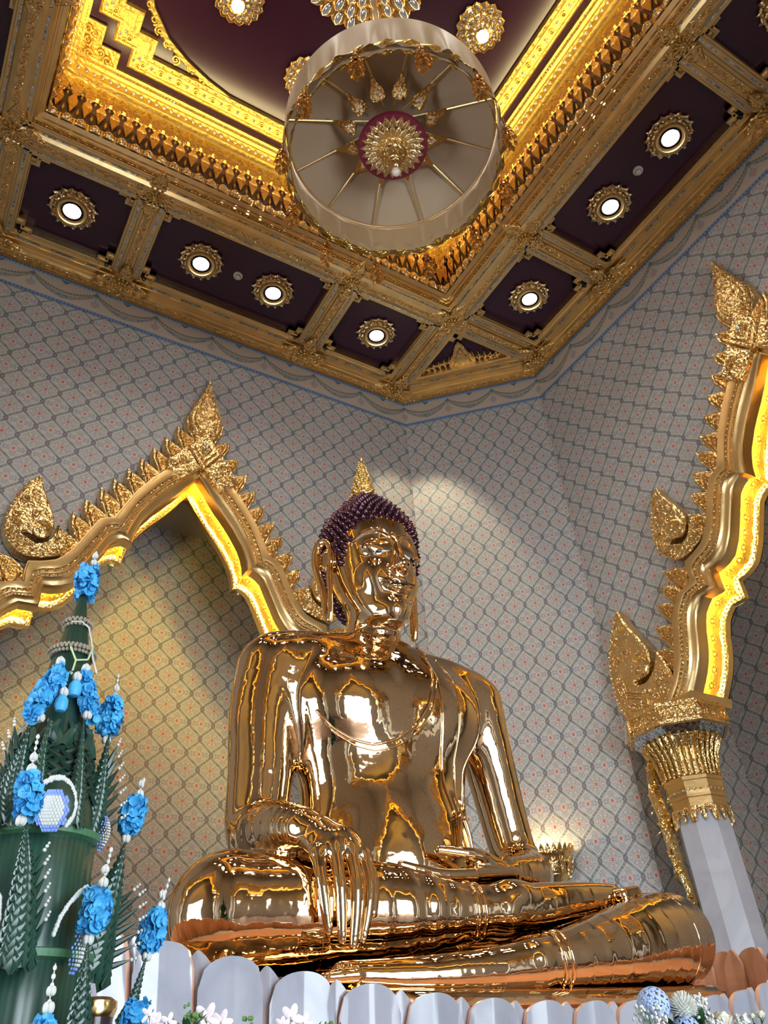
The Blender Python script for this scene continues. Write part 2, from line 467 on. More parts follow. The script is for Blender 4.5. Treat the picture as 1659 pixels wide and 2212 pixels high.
uv_recR = lambda c: ((c.y + 0.1) / S38, (c.z - 5.95) / H38)
recess('wall_back_recess', MBK, uv_rec)
recess('wall_right_recess', MRT, uv_recR)
recess('wall_left_recess', MLT, uv_recR, door=(1.5, 4.2))
recess('wall_front_recess', MFR, uv_rec, door=(2.2, 4.4))
portal((0, -7.99, 2.2), (0, 5, 2.2), 4.4, 4.4); portal((-8.02, 0, 2.1), (5, 0, 2.1), 3.0, 4.2)
mb = MB(); mb.poly([(-9, -9, 0), (9, -9, 0), (9, 9, 0), (-9, 9, 0)]); struct(mb.obj('floor', FLOORM, fix=False))
# painted frieze under the ceiling
mb = MB(); ring = [(3.83, WY), (WX, 3.87), (WX, -3.87), (3.83, -WY), (-3.83, -WY), (-WX, -3.87), (-WX, 3.87), (-3.83, WY)]
vals = {}
for i in range(8):
    a, c = Vector((*ring[i], 0)), Vector((*ring[(i + 1) % 8], 0)); inn = Vector((-(a + c).x, -(a + c).y, 0)).normalized() * 0.015
    L = (c - a).length; u0 = {0: 0.0, 1: 0.60, 7: 0.32}.get(i, 0.0)
    mb2 = MB(); mb2.poly([a + inn + Vector((0, 0, 11.66)), c + inn + Vector((0, 0, 11.66)), c + inn + Vector((0, 0, 12.30)), a + inn + Vector((0, 0, 12.30))])
    o = mb2.obj('trim_frieze_' + str(i + 1), FRIEZE, fix=False, uv=(lambda p, a=a, c=c, L=L, u0=u0: ((p - a).dot((c - a).normalized()) / (L / round(L / 0.95)) + u0 * 0, (p.z - 11.66) / 0.58)))
    o.name = 'trim_%d' % (i + 1); struct(o)
# ------------------------------------------------------------------ ceiling: lacquered panels, gilded beams, coffer frames
RZ = [Matrix.Rotation(k * PI / 2, 4, 'Z') for k in range(4)]     # k=0: the +x (right) side
BX = 12.36                                                       # underside of the gilded fields
mb = MB()
for s in range(4):
    mb.poly([RZ[s] @ Vector(p) for p in ((3.6, -3.6, ZT), (5.72, -3.6, ZT), (5.72, 5.72, ZT), (3.6, 5.72, ZT))], True)
ceil_o = struct(mb.obj('ceiling', PURPLE, fix=False))

def scroll(mb, c, r, turns=1.4, rad=0.016, flip=1, M=None, a0=0, n=16):
    pts = []; rr = []
    for i in range(n):
        t = i / (n - 1); a = a0 + flip * turns * 2 * PI * t; q = r * (1 - 0.80 * t)
        pts.append(Vector((c[0] + q * math.cos(a), c[1] + q * math.sin(a), c[2]))); rr.append(rad * (1 - 0.35 * t))
    mb.tube(pts, rr, n=5, M=M)

# one coffer frame: stepped inner edge, gilded mitred mouldings
def stepped(x0, x1, y0, y1, s=0.115):
    P = []
    for (cx, cy, sx, sy, order) in ((x0, y0, 1, 1, 0), (x1, y0, -1, 1, 1), (x1, y1, -1, -1, 0), (x0, y1, 1, -1, 1)):
        q = [(cx, cy + sy * 2 * s), (cx + sx * s, cy + sy * 2 * s), (cx + sx * s, cy + sy * s), (cx + sx * 2 * s, cy + sy * s), (cx + sx * 2 * s, cy)]
        P += q[::-1] if order else q
    return P
BEAMPROF = [(-0.235, 0.0), (-0.225, -0.015), (-0.20, -0.015), (-0.19, -0.03), (-0.115, -0.03), (-0.105, -0.055), (-0.085, -0.055), (-0.08, -0.035), (-0.065, -0.035), (-0.06, -0.075), (0.06, -0.075),
            (0.065, -0.035), (0.08, -0.035), (0.085, -0.055), (0.105, -0.055), (0.115, -0.03), (0.19, -0.03), (0.20, -0.015), (0.225, -0.015), (0.235, 0.0)]
def vine(mb, a, b, z, w=0.055, step=0.088, M=None):
    """running scroll of leaves along a carved strip from a to b"""
    a = Vector((*a, z)); b = Vector((*b, z)); d = b - a; L = d.length; d.normalize(); n = Vector((-d.y, d.x, 0)); k = max(2, int(L / step))
    for i in range(k):
        c = a + d * (L * (i + 0.5) / k); s = 1 if i % 2 else -1; h = L / k
        an = math.atan2(d.y, d.x)
        scroll(mb, tuple(c + n * s * w * 0.12 + Vector((0, 0, -0.006))), w * 0.78, 1.25, 0.0125, flip=s, M=M, a0=an + PI, n=9)
        q = c + d * h * 0.5 + n * s * w * 0.5
        mb.tube([c + d * h * 0.1 + n * s * w * 0.95, q + n * s * w * 0.2 + Vector((0, 0, -0.012)), q + d * h * 0.35 - n * s * w * 0.1], [0.004, 0.014, 0.004], n=5, M=M)
def beam(name, pts, parent=None, inlay=True, z=BX):
    mb = MB(); mb.sweep([(x, y, z) for x, y in pts], BEAMPROF); o = mb.obj(name, GOLD, parent)
    a, b = pts
    mo = MB(); vine(mo, a, b, z - 0.075); mo.obj('scroll_ornament', GOLDC, o, smooth=True)
    if inlay:
        mi = MB(); A = Vector((*a, 0)); B = Vector((*b, 0)); d = B - A; L = d.length; d.normalize(); n = Vector((-d.y, d.x, 0)); k = max(1, int(L / 0.45))
        for s in (-1, 1):
            for i in range(k):
                c = A + d * L * (i + 0.5) / k + n * s * 0.152; h = L / k * 0.40
                q = [c - d * h - n * 0.012, c + d * h - n * 0.012, c + d * h + n * 0.012, c - d * h + n * 0.012]
                mi.poly([(p.x, p.y, z - 0.034) for p in q], True)
        mi.obj('mirror_inlay', MOSAIC, o, fix=False)
    return o
trim_i = [9]
def trimname():
    trim_i[0] += 1; return 'trim_%d' % (trim_i[0] - 1)
def rosette(mb, c, r=0.17, M=None):
    cx, cy, cz = c
    for ring_, (rr, zz, n, L) in enumerate(((r * 0.95, 0.0, 12, r * 0.50), (r * 0.62, -0.03, 10, r * 0.42), (r * 0.34, -0.055, 8, r * 0.3))):
        for k in range(n):
            a = 2 * PI * (k + 0.5 * ring_) / n
            mb.ball((0, 0, 0), L * 0.5, n=6, m=4, sc=(1.1, 0.55, 0.5), M=(M if M is not None else Matrix.Identity(4)) @ Matrix.Translation((cx + (rr - L * 0.4) * math.cos(a), cy + (rr - L * 0.4) * math.sin(a), cz + zz)) @ Matrix.Rotation(a, 4, 'Z'))
    mb.ball((cx, cy, cz - 0.07), r * 0.16, M=M)
def node_ornament(parent, c, z=BX - 0.06, dirs=4):
    mb = MB(); rosette(mb, (c[0], c[1], z - 0.03)); mb.obj('rosette', GOLDB, parent, smooth=True)
    mb = MB()
    for k in range(dirs):
        a = k * PI / 2
        M = Matrix.Translation((c[0], c[1], z)) @ Matrix.Rotation(a, 4, 'Z')
        out = [(0.14, -0.10), (0.22, -0.13), (0.30, -0.09), (0.46, 0), (0.30, 0.09), (0.22, 0.13), (0.14, 0.10)]
        mb.prism(out, 0.0, -0.035, M=M, bevel=0.02)
        for s in (-1, 1):
            scroll(mb, (0.23, s * 0.065, -0.045), 0.055, 1.3, 0.014, flip=s, M=M, a0=PI / 2 * s)
        mb.tube([(0.30, 0, -0.04), (0.38, 0, -0.045), (0.45, 0, -0.03)], [0.022, 0.018, 0.006], n=5, M=M)
    mb.obj('acanthus_leaves', GOLDC, parent, smooth=True)

CR = (1.62, -1.62)
ROWS = [(1.85, 3.27), (-1.40, 1.40), (-3.27, -1.85)]
wall_border = []
for s in range(4):
    R = RZ[s]
    rot2 = lambda x, y, R=R: tuple((R @ Vector((x, y, 0)))[:2])
    # gilded field around the coffers
    root = None
    # beams: along the cove, across at +-1.62, corner cross beams
    b1 = beam(trimname(), (rot2(3.60, -3.74), rot2(3.60, 3.74))); struct(b1)
    for t in CR: struct(beam(trimname(), (rot2(3.76, t), rot2(5.22, t))))
    struct(beam(trimname(), (rot2(3.76, 3.51), rot2(5.40, 3.51))))
    struct(beam(trimname(), (rot2(3.76, -3.51), rot2(5.40, -3.51))))
    for t in CR:
        node_ornament(b1, rot2(3.62, t))
        node_ornament(b1, rot2(5.36, t), z=BX - 0.10)
    node_ornament(b1, rot2(3.55, 3.55)); node_ornament(b1, rot2(5.42, 3.52), z=BX - 0.10)
    node_ornament(b1, rot2(5.42, -3.52), z=BX - 0.10)
    # coffer frames
    for (y0, y1) in ROWS:
        P = stepped(3.77, 5.17, y0, y1)
        P3 = [R @ Vector((x, y, 0)) for x, y in P]
        mb = MB()
        prof = [(0.0, ZT), (0.0, BX + 0.05), (-0.012, BX + 0.03), (-0.025, BX + 0.03), (-0.032, BX), (-0.05, BX - 0.008), (-0.06, BX + 0.012)]
        mb.sweep(P3, prof, closed=True)
        # gilded blocks filling the stepped corners
        for (cx, cy, sx, sy) in ((3.77, y0, 1, 1), (5.17, y0, -1, 1), (5.17, y1, -1, -1), (3.77, y1, 1, -1)):
            for (a, b_) in ((0.23, 0.115), (0.115, 0.23)):
                mb.box((cx + sx * a / 2, cy + sy * b_ / 2, (BX + ZT) / 2 + 0.015), (a + 0.0, b_ + 0.0, ZT - BX - 0.01), M=R)
        co = mb.obj(trimname(), GOLD); struct(co)
        msc = MB()
        for (cx, cy, sx, sy) in ((3.77, y0, 1, 1), (5.17, y0, -1, 1), (5.17, y1, -1, -1), (3.77, y1, 1, -1)):
            c = (cx + sx * 0.03, cy + sy * 0.03)
            for q in (-1, 1):
                scroll(msc, (c[0] + sx * 0.01 + q * sx * 0.036, c[1] + sy * 0.01 - q * sy * 0.036, BX + 0.004), 0.040, 1.15, 0.0115, flip=q * sx * sy, M=R, a0=math.atan2(sy, sx) + PI / 2 * 0)
        msc.obj('corner_scroll', BLACK, co, smooth=True)
        # gilded strips between the frame and the neighbouring beams
    mb = MB()
    def strip(x0, x1, y0, y1, z=BX + 0.01):
        mb.poly([R @ Vector(p) for p in ((x0, y0, z), (x1, y0, z), (x1, y1, z), (x0, y1, z))], True)
    strip(3.40, 3.775, -3.75, 3.75)
    for (a, b_) in ((1.395, 1.855), (-1.855, -1.395), (3.265, 3.76), (-3.76, -3.265)): strip(3.77, 5.25, a, b_)
    strip(5.165, 5.66, -3.9, 3.9)
    fo = mb.obj(trimname(), GOLD, fix=False); struct(fo)
    # crown moulding along the wall
    wall_border.append(R)
pathw = []
for (x, y) in [(5.65, -3.87), (5.65, 3.87), (3.83, 5.62), (-3.83, 5.62), (-5.65, 3.87), (-5.65, -3.87), (-3.83, -5.62), (3.83, -5.62)]:
    pathw.append(Vector((x, y, 0)))
CROWN = [(0.005, 12.22), (0.05, 12.20), (0.06, 12.24), (0.10, 12.24), (0.12, 12.20), (0.16, 12.19), (0.20, 12.20), (0.215, 12.26), (0.235, 12.27), (0.25, 12.31), (0.32, 12.315), (0.325, 12.335), (0.40, 12.335), (0.405, 12.36), (0.47, 12.37)]
mb = MB(); mb.sweep(pathw, CROWN, closed=True); crown = struct(mb.obj(trimname(), GOLD))
mb = MB(); mi = MB()
for i in range(8):
    a, c = pathw[i], pathw[(i + 1) % 8]; inn = Vector((-(a + c).x, -(a + c).y, 0)).normalized(); d = (c - a).normalized()
    a2 = a + inn * 0.155 + d * 0.05; c2 = c + inn * 0.155 - d * 0.05
    vine(mb, a2[:2], c2[:2], 12.185, w=0.045, step=0.10)
    L = (c - a).length; k = int(L / 0.5)
    for j in range(k):
        cc = a + inn * 0.36 + d * L * (j + 0.5) / k; h = L / k * 0.34; q = [cc - d * h - inn * 0.016, cc + d * h - inn * 0.016, cc + d * h + inn * 0.016, cc - d * h + inn * 0.016]
        mi.poly([(p.x, p.y, 12.331) for p in q])
mb.obj('rope_ornament', GOLDC, crown, smooth=True); mi.obj('mirror_inlay', MOSAIC, crown)
# corner triangles with filigree
for s in range(4):
    R = RZ[s]
    # gilded border of the hypotenuse
    mb = MB()
    for pts in (((5.10, 3.72), (3.72, 5.10), (3.90, 5.62), (5.65, 3.87)),):
        mb.poly([R @ Vector((x, y, BX + 0.005)) for x, y in pts], True)
    for (a, c) in (((5.02, 3.76), (3.76, 5.02)),):
        mb.sweep([R @ Vector((*a, 0)), R @ Vector((*c, 0))], [(0.03, ZT), (0.03, BX - 0.02), (0.0, BX - 0.035), (-0.05, BX - 0.035), (-0.07, BX), (-0.25, BX), (-0.26, BX - 0.03), (-0.34, BX - 0.03)])
    for (a, c) in (((3.76, 3.76), (5.0, 3.76)), ((3.76, 5.0), (3.76, 3.76))):
        mb.sweep([R @ Vector((*a, 0)), R @ Vector((*c, 0))], [(0.03, ZT), (0.03, BX), (0.0, BX - 0.02), (-0.04, BX)])
    for (x, y) in ((3.86, 3.81), (3.81, 3.86)):
        mb.box((x, y, (BX + ZT) / 2), (0.22 if x > 3.85 else 0.12, 0.12 if x > 3.85 else 0.22, 0.14), M=R)
    tr = struct(mb.obj(trimname(), GOLD))
    mf = MB(); M = R @ Matrix.Translation((4.36, 4.36, ZT - 0.03)) @ Matrix.Rotation(-PI / 4, 4, 'Z')   # local x along the hypotenuse, y outward to the wall
    for x in range(-7, 8):
        if x == 0: continue
        h = 0.30 * (1 - abs(x) / 8.5); xx = x * 0.105
        scroll(mf, (xx, -h * 0.35, -0.03), 0.052, 1.3, 0.013, flip=1 if x > 0 else -1, M=M)
        mf.tube([(xx, 0.02, -0.02), (xx + 0.02 * (1 if x > 0 else -1), -h * 0.5, -0.04), (xx, -h, -0.02)], [0.022, 0.02, 0.004], n=5, M=M)
    for (w, h, z) in ((0.26, 0.52, 0.0), (0.17, 0.38, -0.03)):
        mf.prism([(-w, 0.03), (w, 0.03), (w * 0.75, -h * 0.35), (w * 0.5, -h * 0.5), (w * 0.3, -h * 0.8), (0, -h), (-w * 0.3, -h * 0.8), (-w * 0.5, -h * 0.5), (-w * 0.75, -h * 0.35)], z, z - 0.03, M=M, bevel=0.02)
    mf.obj('corner_filigree', GOLDC, tr, smooth=True)

# ------------------------------------------------------------------ the cove: square rings, each one swept
def sq(h, z=0): return [Vector((h * a, h * b, z)) for a, b in ((1, -1), (1, 1), (-1, 1), (-1, -1))]
def ring_prof(prof, name, mat, parent=None, smooth=False):
    mb = MB(); rows = []
    for s in range(4):
        a = (( 1, -1), (1, 1), (-1, 1), (-1, -1))[s]
        rows.append([Vector((h * a[0], h * a[1], z)) for h, z in prof])
    mb.grid(rows, closed_v=True); return mb.obj(name, mat, parent, smooth=smooth)
cove = struct(ring_prof([(3.78, 12.37), (3.72, 12.30), (3.66, 12.28), (3.60, 12.30), (3.56, 12.27), (3.50, 12.27), (3.46, 12.31), (3.46, 12.38), (3.42, 12.39), (3.42, 12.42), (3.36, 12.43), (3.355, 12.47), (3.335, 12.48), (3.33, 12.52), (3.27, 12.55), (3.27, 12.72), (3.30, 12.75), (3.33, 12.76)], trimname(), GOLD))
def along(h, z, step, fn, skip=0.06):
    """place fn(M) along the four sides; local x = along the side, y = outward, z = up"""
    n = int(round((2 * h) / step))
    for s in range(4):
        for i in range(n):
            t = -h + (i + 0.5) * 2 * h / n
            M = RZ[s] @ Matrix.Translation((h, t, z)) @ Matrix.Rotation(-PI / 2, 4, 'Z')
            fn(M, i)
mb = MB()
def bead(M, i):
    if i % 4 == 3:
        for dx in (-0.012, 0.012): mb.ball((dx, 0, 0), 0.016, n=5, m=4, M=M)
    else: mb.ball((0, 0, 0), 0.02, n=5, m=4, sc=(1.5, 1, 1), M=M)
along(3.39, 12.425, 0.058, bead)
mb.obj('bead_row', GOLDB, cove, smooth=True)
mb = MB(); mc = MB()
def lotus(M, i):
    o = [(-0.075, 0.0), (-0.085, 0.10), (-0.05, 0.16), (0, 0.205), (0.05, 0.16), (0.085, 0.10), (0.075, 0.0)]
    M2 = M @ Matrix.Translation((0, -0.035, 0)) @ Matrix.Rotation(PI / 2 - 0.12, 4, 'X')
    mb.prism(o, 0.0, 0.03, M=M2, bevel=0.022)
    mb.prism([(x * 0.55, y * 0.6 + 0.02) for x, y in o], 0.03, 0.05, M=M2, bevel=0.015)
    mc.ball((0, 0.065, 0.052), 0.02, n=6, m=4, M=M2)
along(3.27, 12.53, 0.185, lotus)
mb.absorb(mc); mb.obj('lotus_petal_row', [GOLDC, CRYSTAL], cove, smooth=True)
# dark band with the gilded lattice of leaf points
band = struct(ring_prof([(3.31, 12.66), (3.262, 12.73), (3.31, 13.42)], trimname(), DARKP))
mb = MB()
def lattice(M, i):
    M2 = M @ Matrix.Translation((0, -0.012, 0)) @ Matrix.Rotation(PI / 2 + 0.07, 4, 'X')
    o = [(0, 0.0), (0.035, 0.10), (0.07, 0.22), (0.078, 0.31), (0.05, 0.37), (0.03, 0.42), (0.07, 0.47), (0.085, 0.53), (0.085, 0.64), (-0.085, 0.64), (-0.085, 0.53), (-0.07, 0.47), (-0.03, 0.42), (-0.05, 0.37), (-0.078, 0.31), (-0.07, 0.22), (-0.035, 0.10)]
    mb.prism([(x * 0.90, y + 0.02) for x, y in o], 0.0, 0.018, M=M2, bevel=0.008)
    mb.prism([(0.097 + x, y) for x, y in ((0, 0.0), (0.022, 0.07), (0, 0.17), (-0.022, 0.07))], 0.0, 0.016, M=M2, bevel=0.005)
    mb.prism([(0.097 + x, y) for x, y in ((0, 0.40), (0.016, 0.44), (0.0, 0.50), (-0.016, 0.44))], 0.0, 0.016, M=M2, bevel=0.005)
    for sx in (-1, 1): scroll(mb, (sx * 0.036, 0.50, 0.02), 0.030, 1.2, 0.008, flip=sx, M=M2, n=9)
along(3.275, 12.76, 0.195, lattice)
mb.obj('leaf_point_lattice', GOLDD, band, smooth=True)
# flowered band, lit
fl = struct(ring_prof([(3.30, 13.40), (3.25, 13.42), (3.25, 13.47), (3.31, 13.49), (3.335, 13.56), (3.335, 13.82), (3.31, 13.86), (3.24, 13.88), (3.24, 13.93)], trimname(), YGOLD))
mb = MB()
def flower(M, i):
    M2 = M @ Matrix.Translation((0, -0.01, 0)) @ Matrix.Rotation(PI / 2, 4, 'X')
    rosette(mb, (0, 0, 0.03), 0.10, M=M2 @ Matrix.Scale(-1, 4, (0, 0, 1)))
    for s in (-1, 1):
        mb.tube([(s * 0.09, 0, 0.01), (s * 0.13, s * 0.05, 0.03), (s * 0.17, 0.0, 0.02)], [0.012, 0.02, 0.006], n=5, M=M2)
        mb.ball((s * 0.13, -s * 0.05, 0.02), 0.025, n=6, m=4, M=M2)
along(3.33, 13.69, 0.33, flower)
mb.obj('flower_garland', YGOLD, fl, smooth=True)
mb = MB(); mc = MB()
def leafdrop(M, i):
    M2 = M @ Matrix.Rotation(PI / 2, 4, 'X')
    mb.prism([(-0.05, 0.06), (0.05, 0.06), (0.03, 0.0), (0, -0.05), (-0.03, 0.0)], 0.0, 0.02, M=M2, bevel=0.01)
along(3.24, 13.43, 0.11, leafdrop)
mb.obj('leaf_drops', GOLDC, fl, smooth=True)
# glass stone band
gs = struct(ring_prof([(3.24, 13.93), (3.235, 14.03), (3.20, 14.04), (3.19, 14.07), (3.14, 14.08), (3.14, 14.16), (3.10, 14.17), (3.10, 14.24)], trimname(), YGOLD))
mb = MB()
def frame(M, i):
    M2 = M @ Matrix.Rotation(PI / 2, 4, 'X')
    mb.sweep([M2 @ Vector(p) for p in ((-0.045, -0.04, 0.0), (0.045, -0.04, 0.0), (0.045, 0.04, 0), (-0.045, 0.04, 0))], [(0, 0), (0.0, 0.01)], closed=True)
    mc.ball((0, 0, 0.012), 0.030, n=7, m=4, M=M2)
along(3.235, 13.98, 0.115, lambda M, i: mc.ball((0, -0.006, 0), 0.032, n=7, m=4, M=M))
along(3.14, 14.12, 0.05, lambda M, i: mc.ball((0, 0, 0), 0.014, n=4, m=3, M=M))
mc.obj('glass_stone_row', CRYSTAL, gs, smooth=True)
# upper ceiling
mb = MB(); mb.box((0, 0, 14.42), (7.4, 7.4, 0.16))
for s in range(4): mb.box((3.66, 0, 13.4), (0.08, 7.4, 2.1), M=RZ[s])
struct(mb.obj('ceiling_light_block', BLACK))  # unseen box added over the tray to block sky light leaking in
mb = MB(); mb.poly([(-3.3, -3.3, 14.24), (3.3, -3.3, 14.24), (3.3, 3.3, 14.24), (-3.3, 3.3, 14.24)], True); struct(mb.obj('ceiling_upper', PURPLE, fix=False))
# stepped inner ring
st = 0.272
def stepring(h):
    P = []
    for k in range(4):
        a = [(h, -h + 2 * st), (h, h - 2 * st), (h - st, h - 2 * st), (h - st, h - st), (h - 2 * st, h - st), (h - 2 * st, h)]
        for (x, y) in a[1:]: P.append(RZ[k] @ Vector((x, y, 0)))
    return P
mb = MB(); P = stepring(3.0)
mb.sweep(P, [(0, 14.24), (0, 14.19), (0.03, 14.17), (0.06, 14.17), (0.065, 14.19), (0.22, 14.19), (0.225, 14.16), (0.25, 14.15), (0.30, 14.16), (0.31, 14.24)], closed=True)
irg = struct(mb.obj(trimname(), YGOLD))
mc = MB(); mr = MB()
for i in range(len(P)):
    a, c = P[i], P[(i + 1) % len(P)]; d = (c - a); L = d.length; d.normalize(); n = Vector((-d.y, d.x, 0)); k = max(2, int(L / 0.135))
    for j in range(k):
        q = a + d * L * (j + 0.5) / k + n * 0.14; q.z = 14.185
        if j % 2: mc.ball(tuple(q), 0.03, n=7, m=4)
        else:
            mr.lathe([(0.045, 14.19), (0.045, 14.165), (0.03, 14.165), (0.028, 14.185)], n=10, M=Matrix.Translation((q.x, q.y, 0)))
            mr.ball(tuple(q + Vector((0, 0, -0.01))), 0.018, n=6, m=4)
        q2 = a + d * L * (j + 0.5) / k + n * 0.265; mc.ball((q2.x, q2.y, 14.15), 0.014, n=5, m=3)
mr.absorb(mc); mr.obj('boss_and_stone_row', [YGOLD, CRYSTAL], irg, smooth=True)
# filigree corner pieces
for k in range(4):
    R = RZ[k]
    mb = MB()
    L_ = [(3.17, 2.62), (2.91, 2.62), (2.91, 2.89), (2.63, 2.89), (2.63, 3.17), (3.17, 3.17)]
    mb.prism(L_, 14.24, 14.20, M=R)
    mb.sweep([R @ Vector((x, y, 0)) for x, y in L_], [(0.0, 14.2), (0, 14.17), (0.04, 14.17), (0.045, 14.2)], closed=True)
    fo = struct(mb.obj(trimname(), YGOLD)); ms = MB()
    for (x, y, r, f) in ((3.05, 2.72, 0.07, 1), (2.98, 2.84, 0.06, -1), (3.06, 2.98, 0.08, 1), (2.88, 3.04, 0.07, -1), (2.76, 2.98, 0.06, 1), (2.72, 3.08, 0.06, -1), (3.10, 3.10, 0.05, 1)):
        scroll(ms, (x, y, 14.17), r, 1.4, 0.02, flip=f, M=R)
    ms.obj('scroll_filigree', YGOLD, fo, smooth=True)
    # curved spandrel inside the ring
    arc = []
    for i in range(9):
        t = i / 8; a = t * PI / 2
        # concave line from (2.68,1.15) to (1.15,2.68)
        x = 2.68 - 1.53 * (t ** 1.35) * 1.0; y = 1.15 + 1.53 * (1 - (1 - t) ** 1.35)
        arc.append((x, y))
    arc = [(2.69, 0.95), (2.62, 1.30), (2.50, 1.68), (2.33, 2.02), (2.02, 2.33), (1.68, 2.50), (1.30, 2.62), (0.95, 2.69)]
    cor = [(2.69 - 2 * st, 2.69), (2.69 - 2 * st, 2.69 - st), (2.69 - st, 2.69 - st), (2.69 - st, 2.69 - 2 * st), (2.69, 2.69 - 2 * st)]
    mb = MB(); outl = arc + cor
    mb.sweep([R @ Vector((x, y, 0)) for x, y in arc], [(-0.0, 14.24), (-0.0, 14.18), (-0.06, 14.17), (-0.07, 14.2), (-0.1, 14.24)])
    fo = struct(mb.obj(trimname(), YGOLD)); ms = MB()
    for (x, y, r, f) in ((2.58, 1.62, 0.05, 1), (2.56, 1.85, 0.07, -1), (2.40, 2.02, 0.06, 1), (2.28, 2.18, 0.07, 1), (2.18, 2.28, 0.07, -1), (2.02, 2.40, 0.06, -1), (1.85, 2.56, 0.07, 1), (1.62, 2.58, 0.05, -1), (1.42, 2.64, 0.035, 1), (2.64, 1.42, 0.035, 1)):
        scroll(ms, (x, y, 14.19), r, 1.5, 0.018, flip=f, M=R)
        ms.ball((x + 0.05, y - 0.05, 14.2), 0.03, n=6, m=4, M=R)
    ms.obj('scroll_filigree', YGOLD, fo, smooth=True)
# warm strip lamps that light the gilded tray from its lower ledge
for s in range(4):
    v = RZ[s] @ Vector((3.18, 0, 13.05)); t = RZ[s] @ Vector((3.12, 0, 14.3))
    o = lamp('cove_strip_lamp', 'AREA', v, 80, (1.0, 0.84, 0.42), size=5.6, sy=0.08)
    d = (t - v).normalized(); xax = RZ[s] @ Vector((0, 1, 0)); zax = -d; yax = zax.cross(xax)
    o.matrix_world = Matrix(((xax.x, yax.x, zax.x, v.x), (xax.y, yax.y, zax.y, v.y), (xax.z, yax.z, zax.z, v.z), (0, 0, 0, 1)))

# ------------------------------------------------------------------ lotus downlights
def make_downlight(z=12.50, r=0.37):
    root = empty('lotus_downlight')
    mb = MB()
    for layer, (rr, zz, n) in enumerate(((r, 0.0, 16), (r * 0.80, -0.045, 16))):
        for k in range(n):
            a = 2 * PI * (k + 0.5 * layer) / n; w = rr * 0.205
            M = Matrix.Rotation(a, 4, 'Z') @ Matrix.Translation((rr * 0.60, 0, zz)) @ Matrix.Rotation(0.30, 4, 'Y')
            o = [(-rr * 0.1, -w * 0.6), (rr * 0.12, -w), (rr * 0.24, -w * 0.85), (rr * 0.30, -w * 0.35), (rr * 0.40, 0), (rr * 0.30, w * 0.35), (rr * 0.24, w * 0.85), (rr * 0.12, w), (-rr * 0.1, w * 0.6)]
            mb.prism(o, 0.0, -0.03, M=M, bevel=0.018)
    mc = MB()
    for k in range(16):
        a = 2 * PI * k / 16; mc.ball((r * 0.80 * math.cos(a), r * 0.80 * math.sin(a), -0.075), 0.024, n=6, m=4)
    mb.absorb(mc); mb.obj('petal_ring', [GOLDC, CRYSTAL], root, smooth=True)
    mb = MB(); mb.lathe([(r * 0.62, 0.0), (r * 0.64, -0.10), (r * 0.58, -0.135), (r * 0.52, -0.14), (r * 0.50, -0.11), (r * 0.44, -0.10), (r * 0.42, -0.02)], n=32); mb.obj('rim', GOLD, root, smooth=True)
    mb = MB(); mb.lathe([(0.001, -0.085), (r * 0.30, -0.08), (r * 0.34, -0.05), (r * 0.34, 0.0)], n=28); mb.obj('lens', LENS, root, smooth=True)
    mb = MB(); mb.lathe([(r * 0.345, -0.10), (r * 0.345, 0.0), (r * 0.42, 0.0), (r * 0.42, -0.09)], n=28); mb.obj('lens_ring', flatm('black_lens_ring', (0.03, 0.025, 0.02), 0.3), root, smooth=True)
    return root
proto = make_downlight(); used = False
LBL = {(-2.60, 1): 'lotus petal downlight in the leftmost full panel above the back wall', (-0.62, 1): 'bright lotus downlight left of the detector in the long back panel',
       (0.62, 1): 'lotus downlight right of the detector in the long back panel', (2.60, 1): 'lotus downlight in the small square panel before the corner, back side',
       (2.60, 0): 'lotus downlight in the small square panel just right of the corner', (0.62, 0): 'lotus downlight nearer the corner in the long panel above the right wall',
       (-0.62, 0): 'large bright lotus downlight at the far end of the long right panel', (-2.60, 0): 'lotus downlight cut by the top right edge of the view'}
for key, lab in LBL.items():
    t, side = key; loc = (t, 4.5, ZT) if side == 1 else (4.53, t, ZT)
    o = proto if not used else dup(proto); used = True
    o.location = loc; o.rotation_euler = (0, 0, random.uniform(0, 0.4))
    tag(o, lab, 'ceiling light', 'lotus petal downlights in the aubergine ceiling panels')
for t in (-2.60, -0.62, 0.62, 2.60):
    for loc, w in (((t, -4.5, ZT), 'front'), ((-4.53, t, ZT), 'left')):
        o = dup(proto, loc=loc); tag(o, 'lotus petal downlight over the %s side of the hall behind the viewer' % w, 'ceiling light', 'lotus downlights behind the viewer, %s side' % w)

def make_detector():
    mb = MB(); mb.lathe([(0.075, 0), (0.078, -0.012), (0.07, -0.03), (0.045, -0.038), (0.04, -0.055), (0.03, -0.06), (0.001, -0.06)], n=24)
    root = empty('smoke_detector'); mb.obj('housing', flatm('detector_white_plastic', (0.62, 0.58, 0.54), 0.4), root, smooth=True)
    mb = MB(); mb.lathe([(0.046, -0.037), (0.048, -0.044), (0.041, -0.046)], n=20); mb.obj('sensor_slot', BLACK, root)
    return root
sd = make_detector(); sd.location = (0, 4.5, ZT); tag(sd, 'small round white smoke detector between two downlights above the back wall', 'smoke detector', 'smoke detectors')
sd2 = dup(sd, loc=(4.53, 0, ZT)); tag(sd2, 'small round white smoke detector between two downlights above the right wall', 'smoke detector', 'smoke detectors')

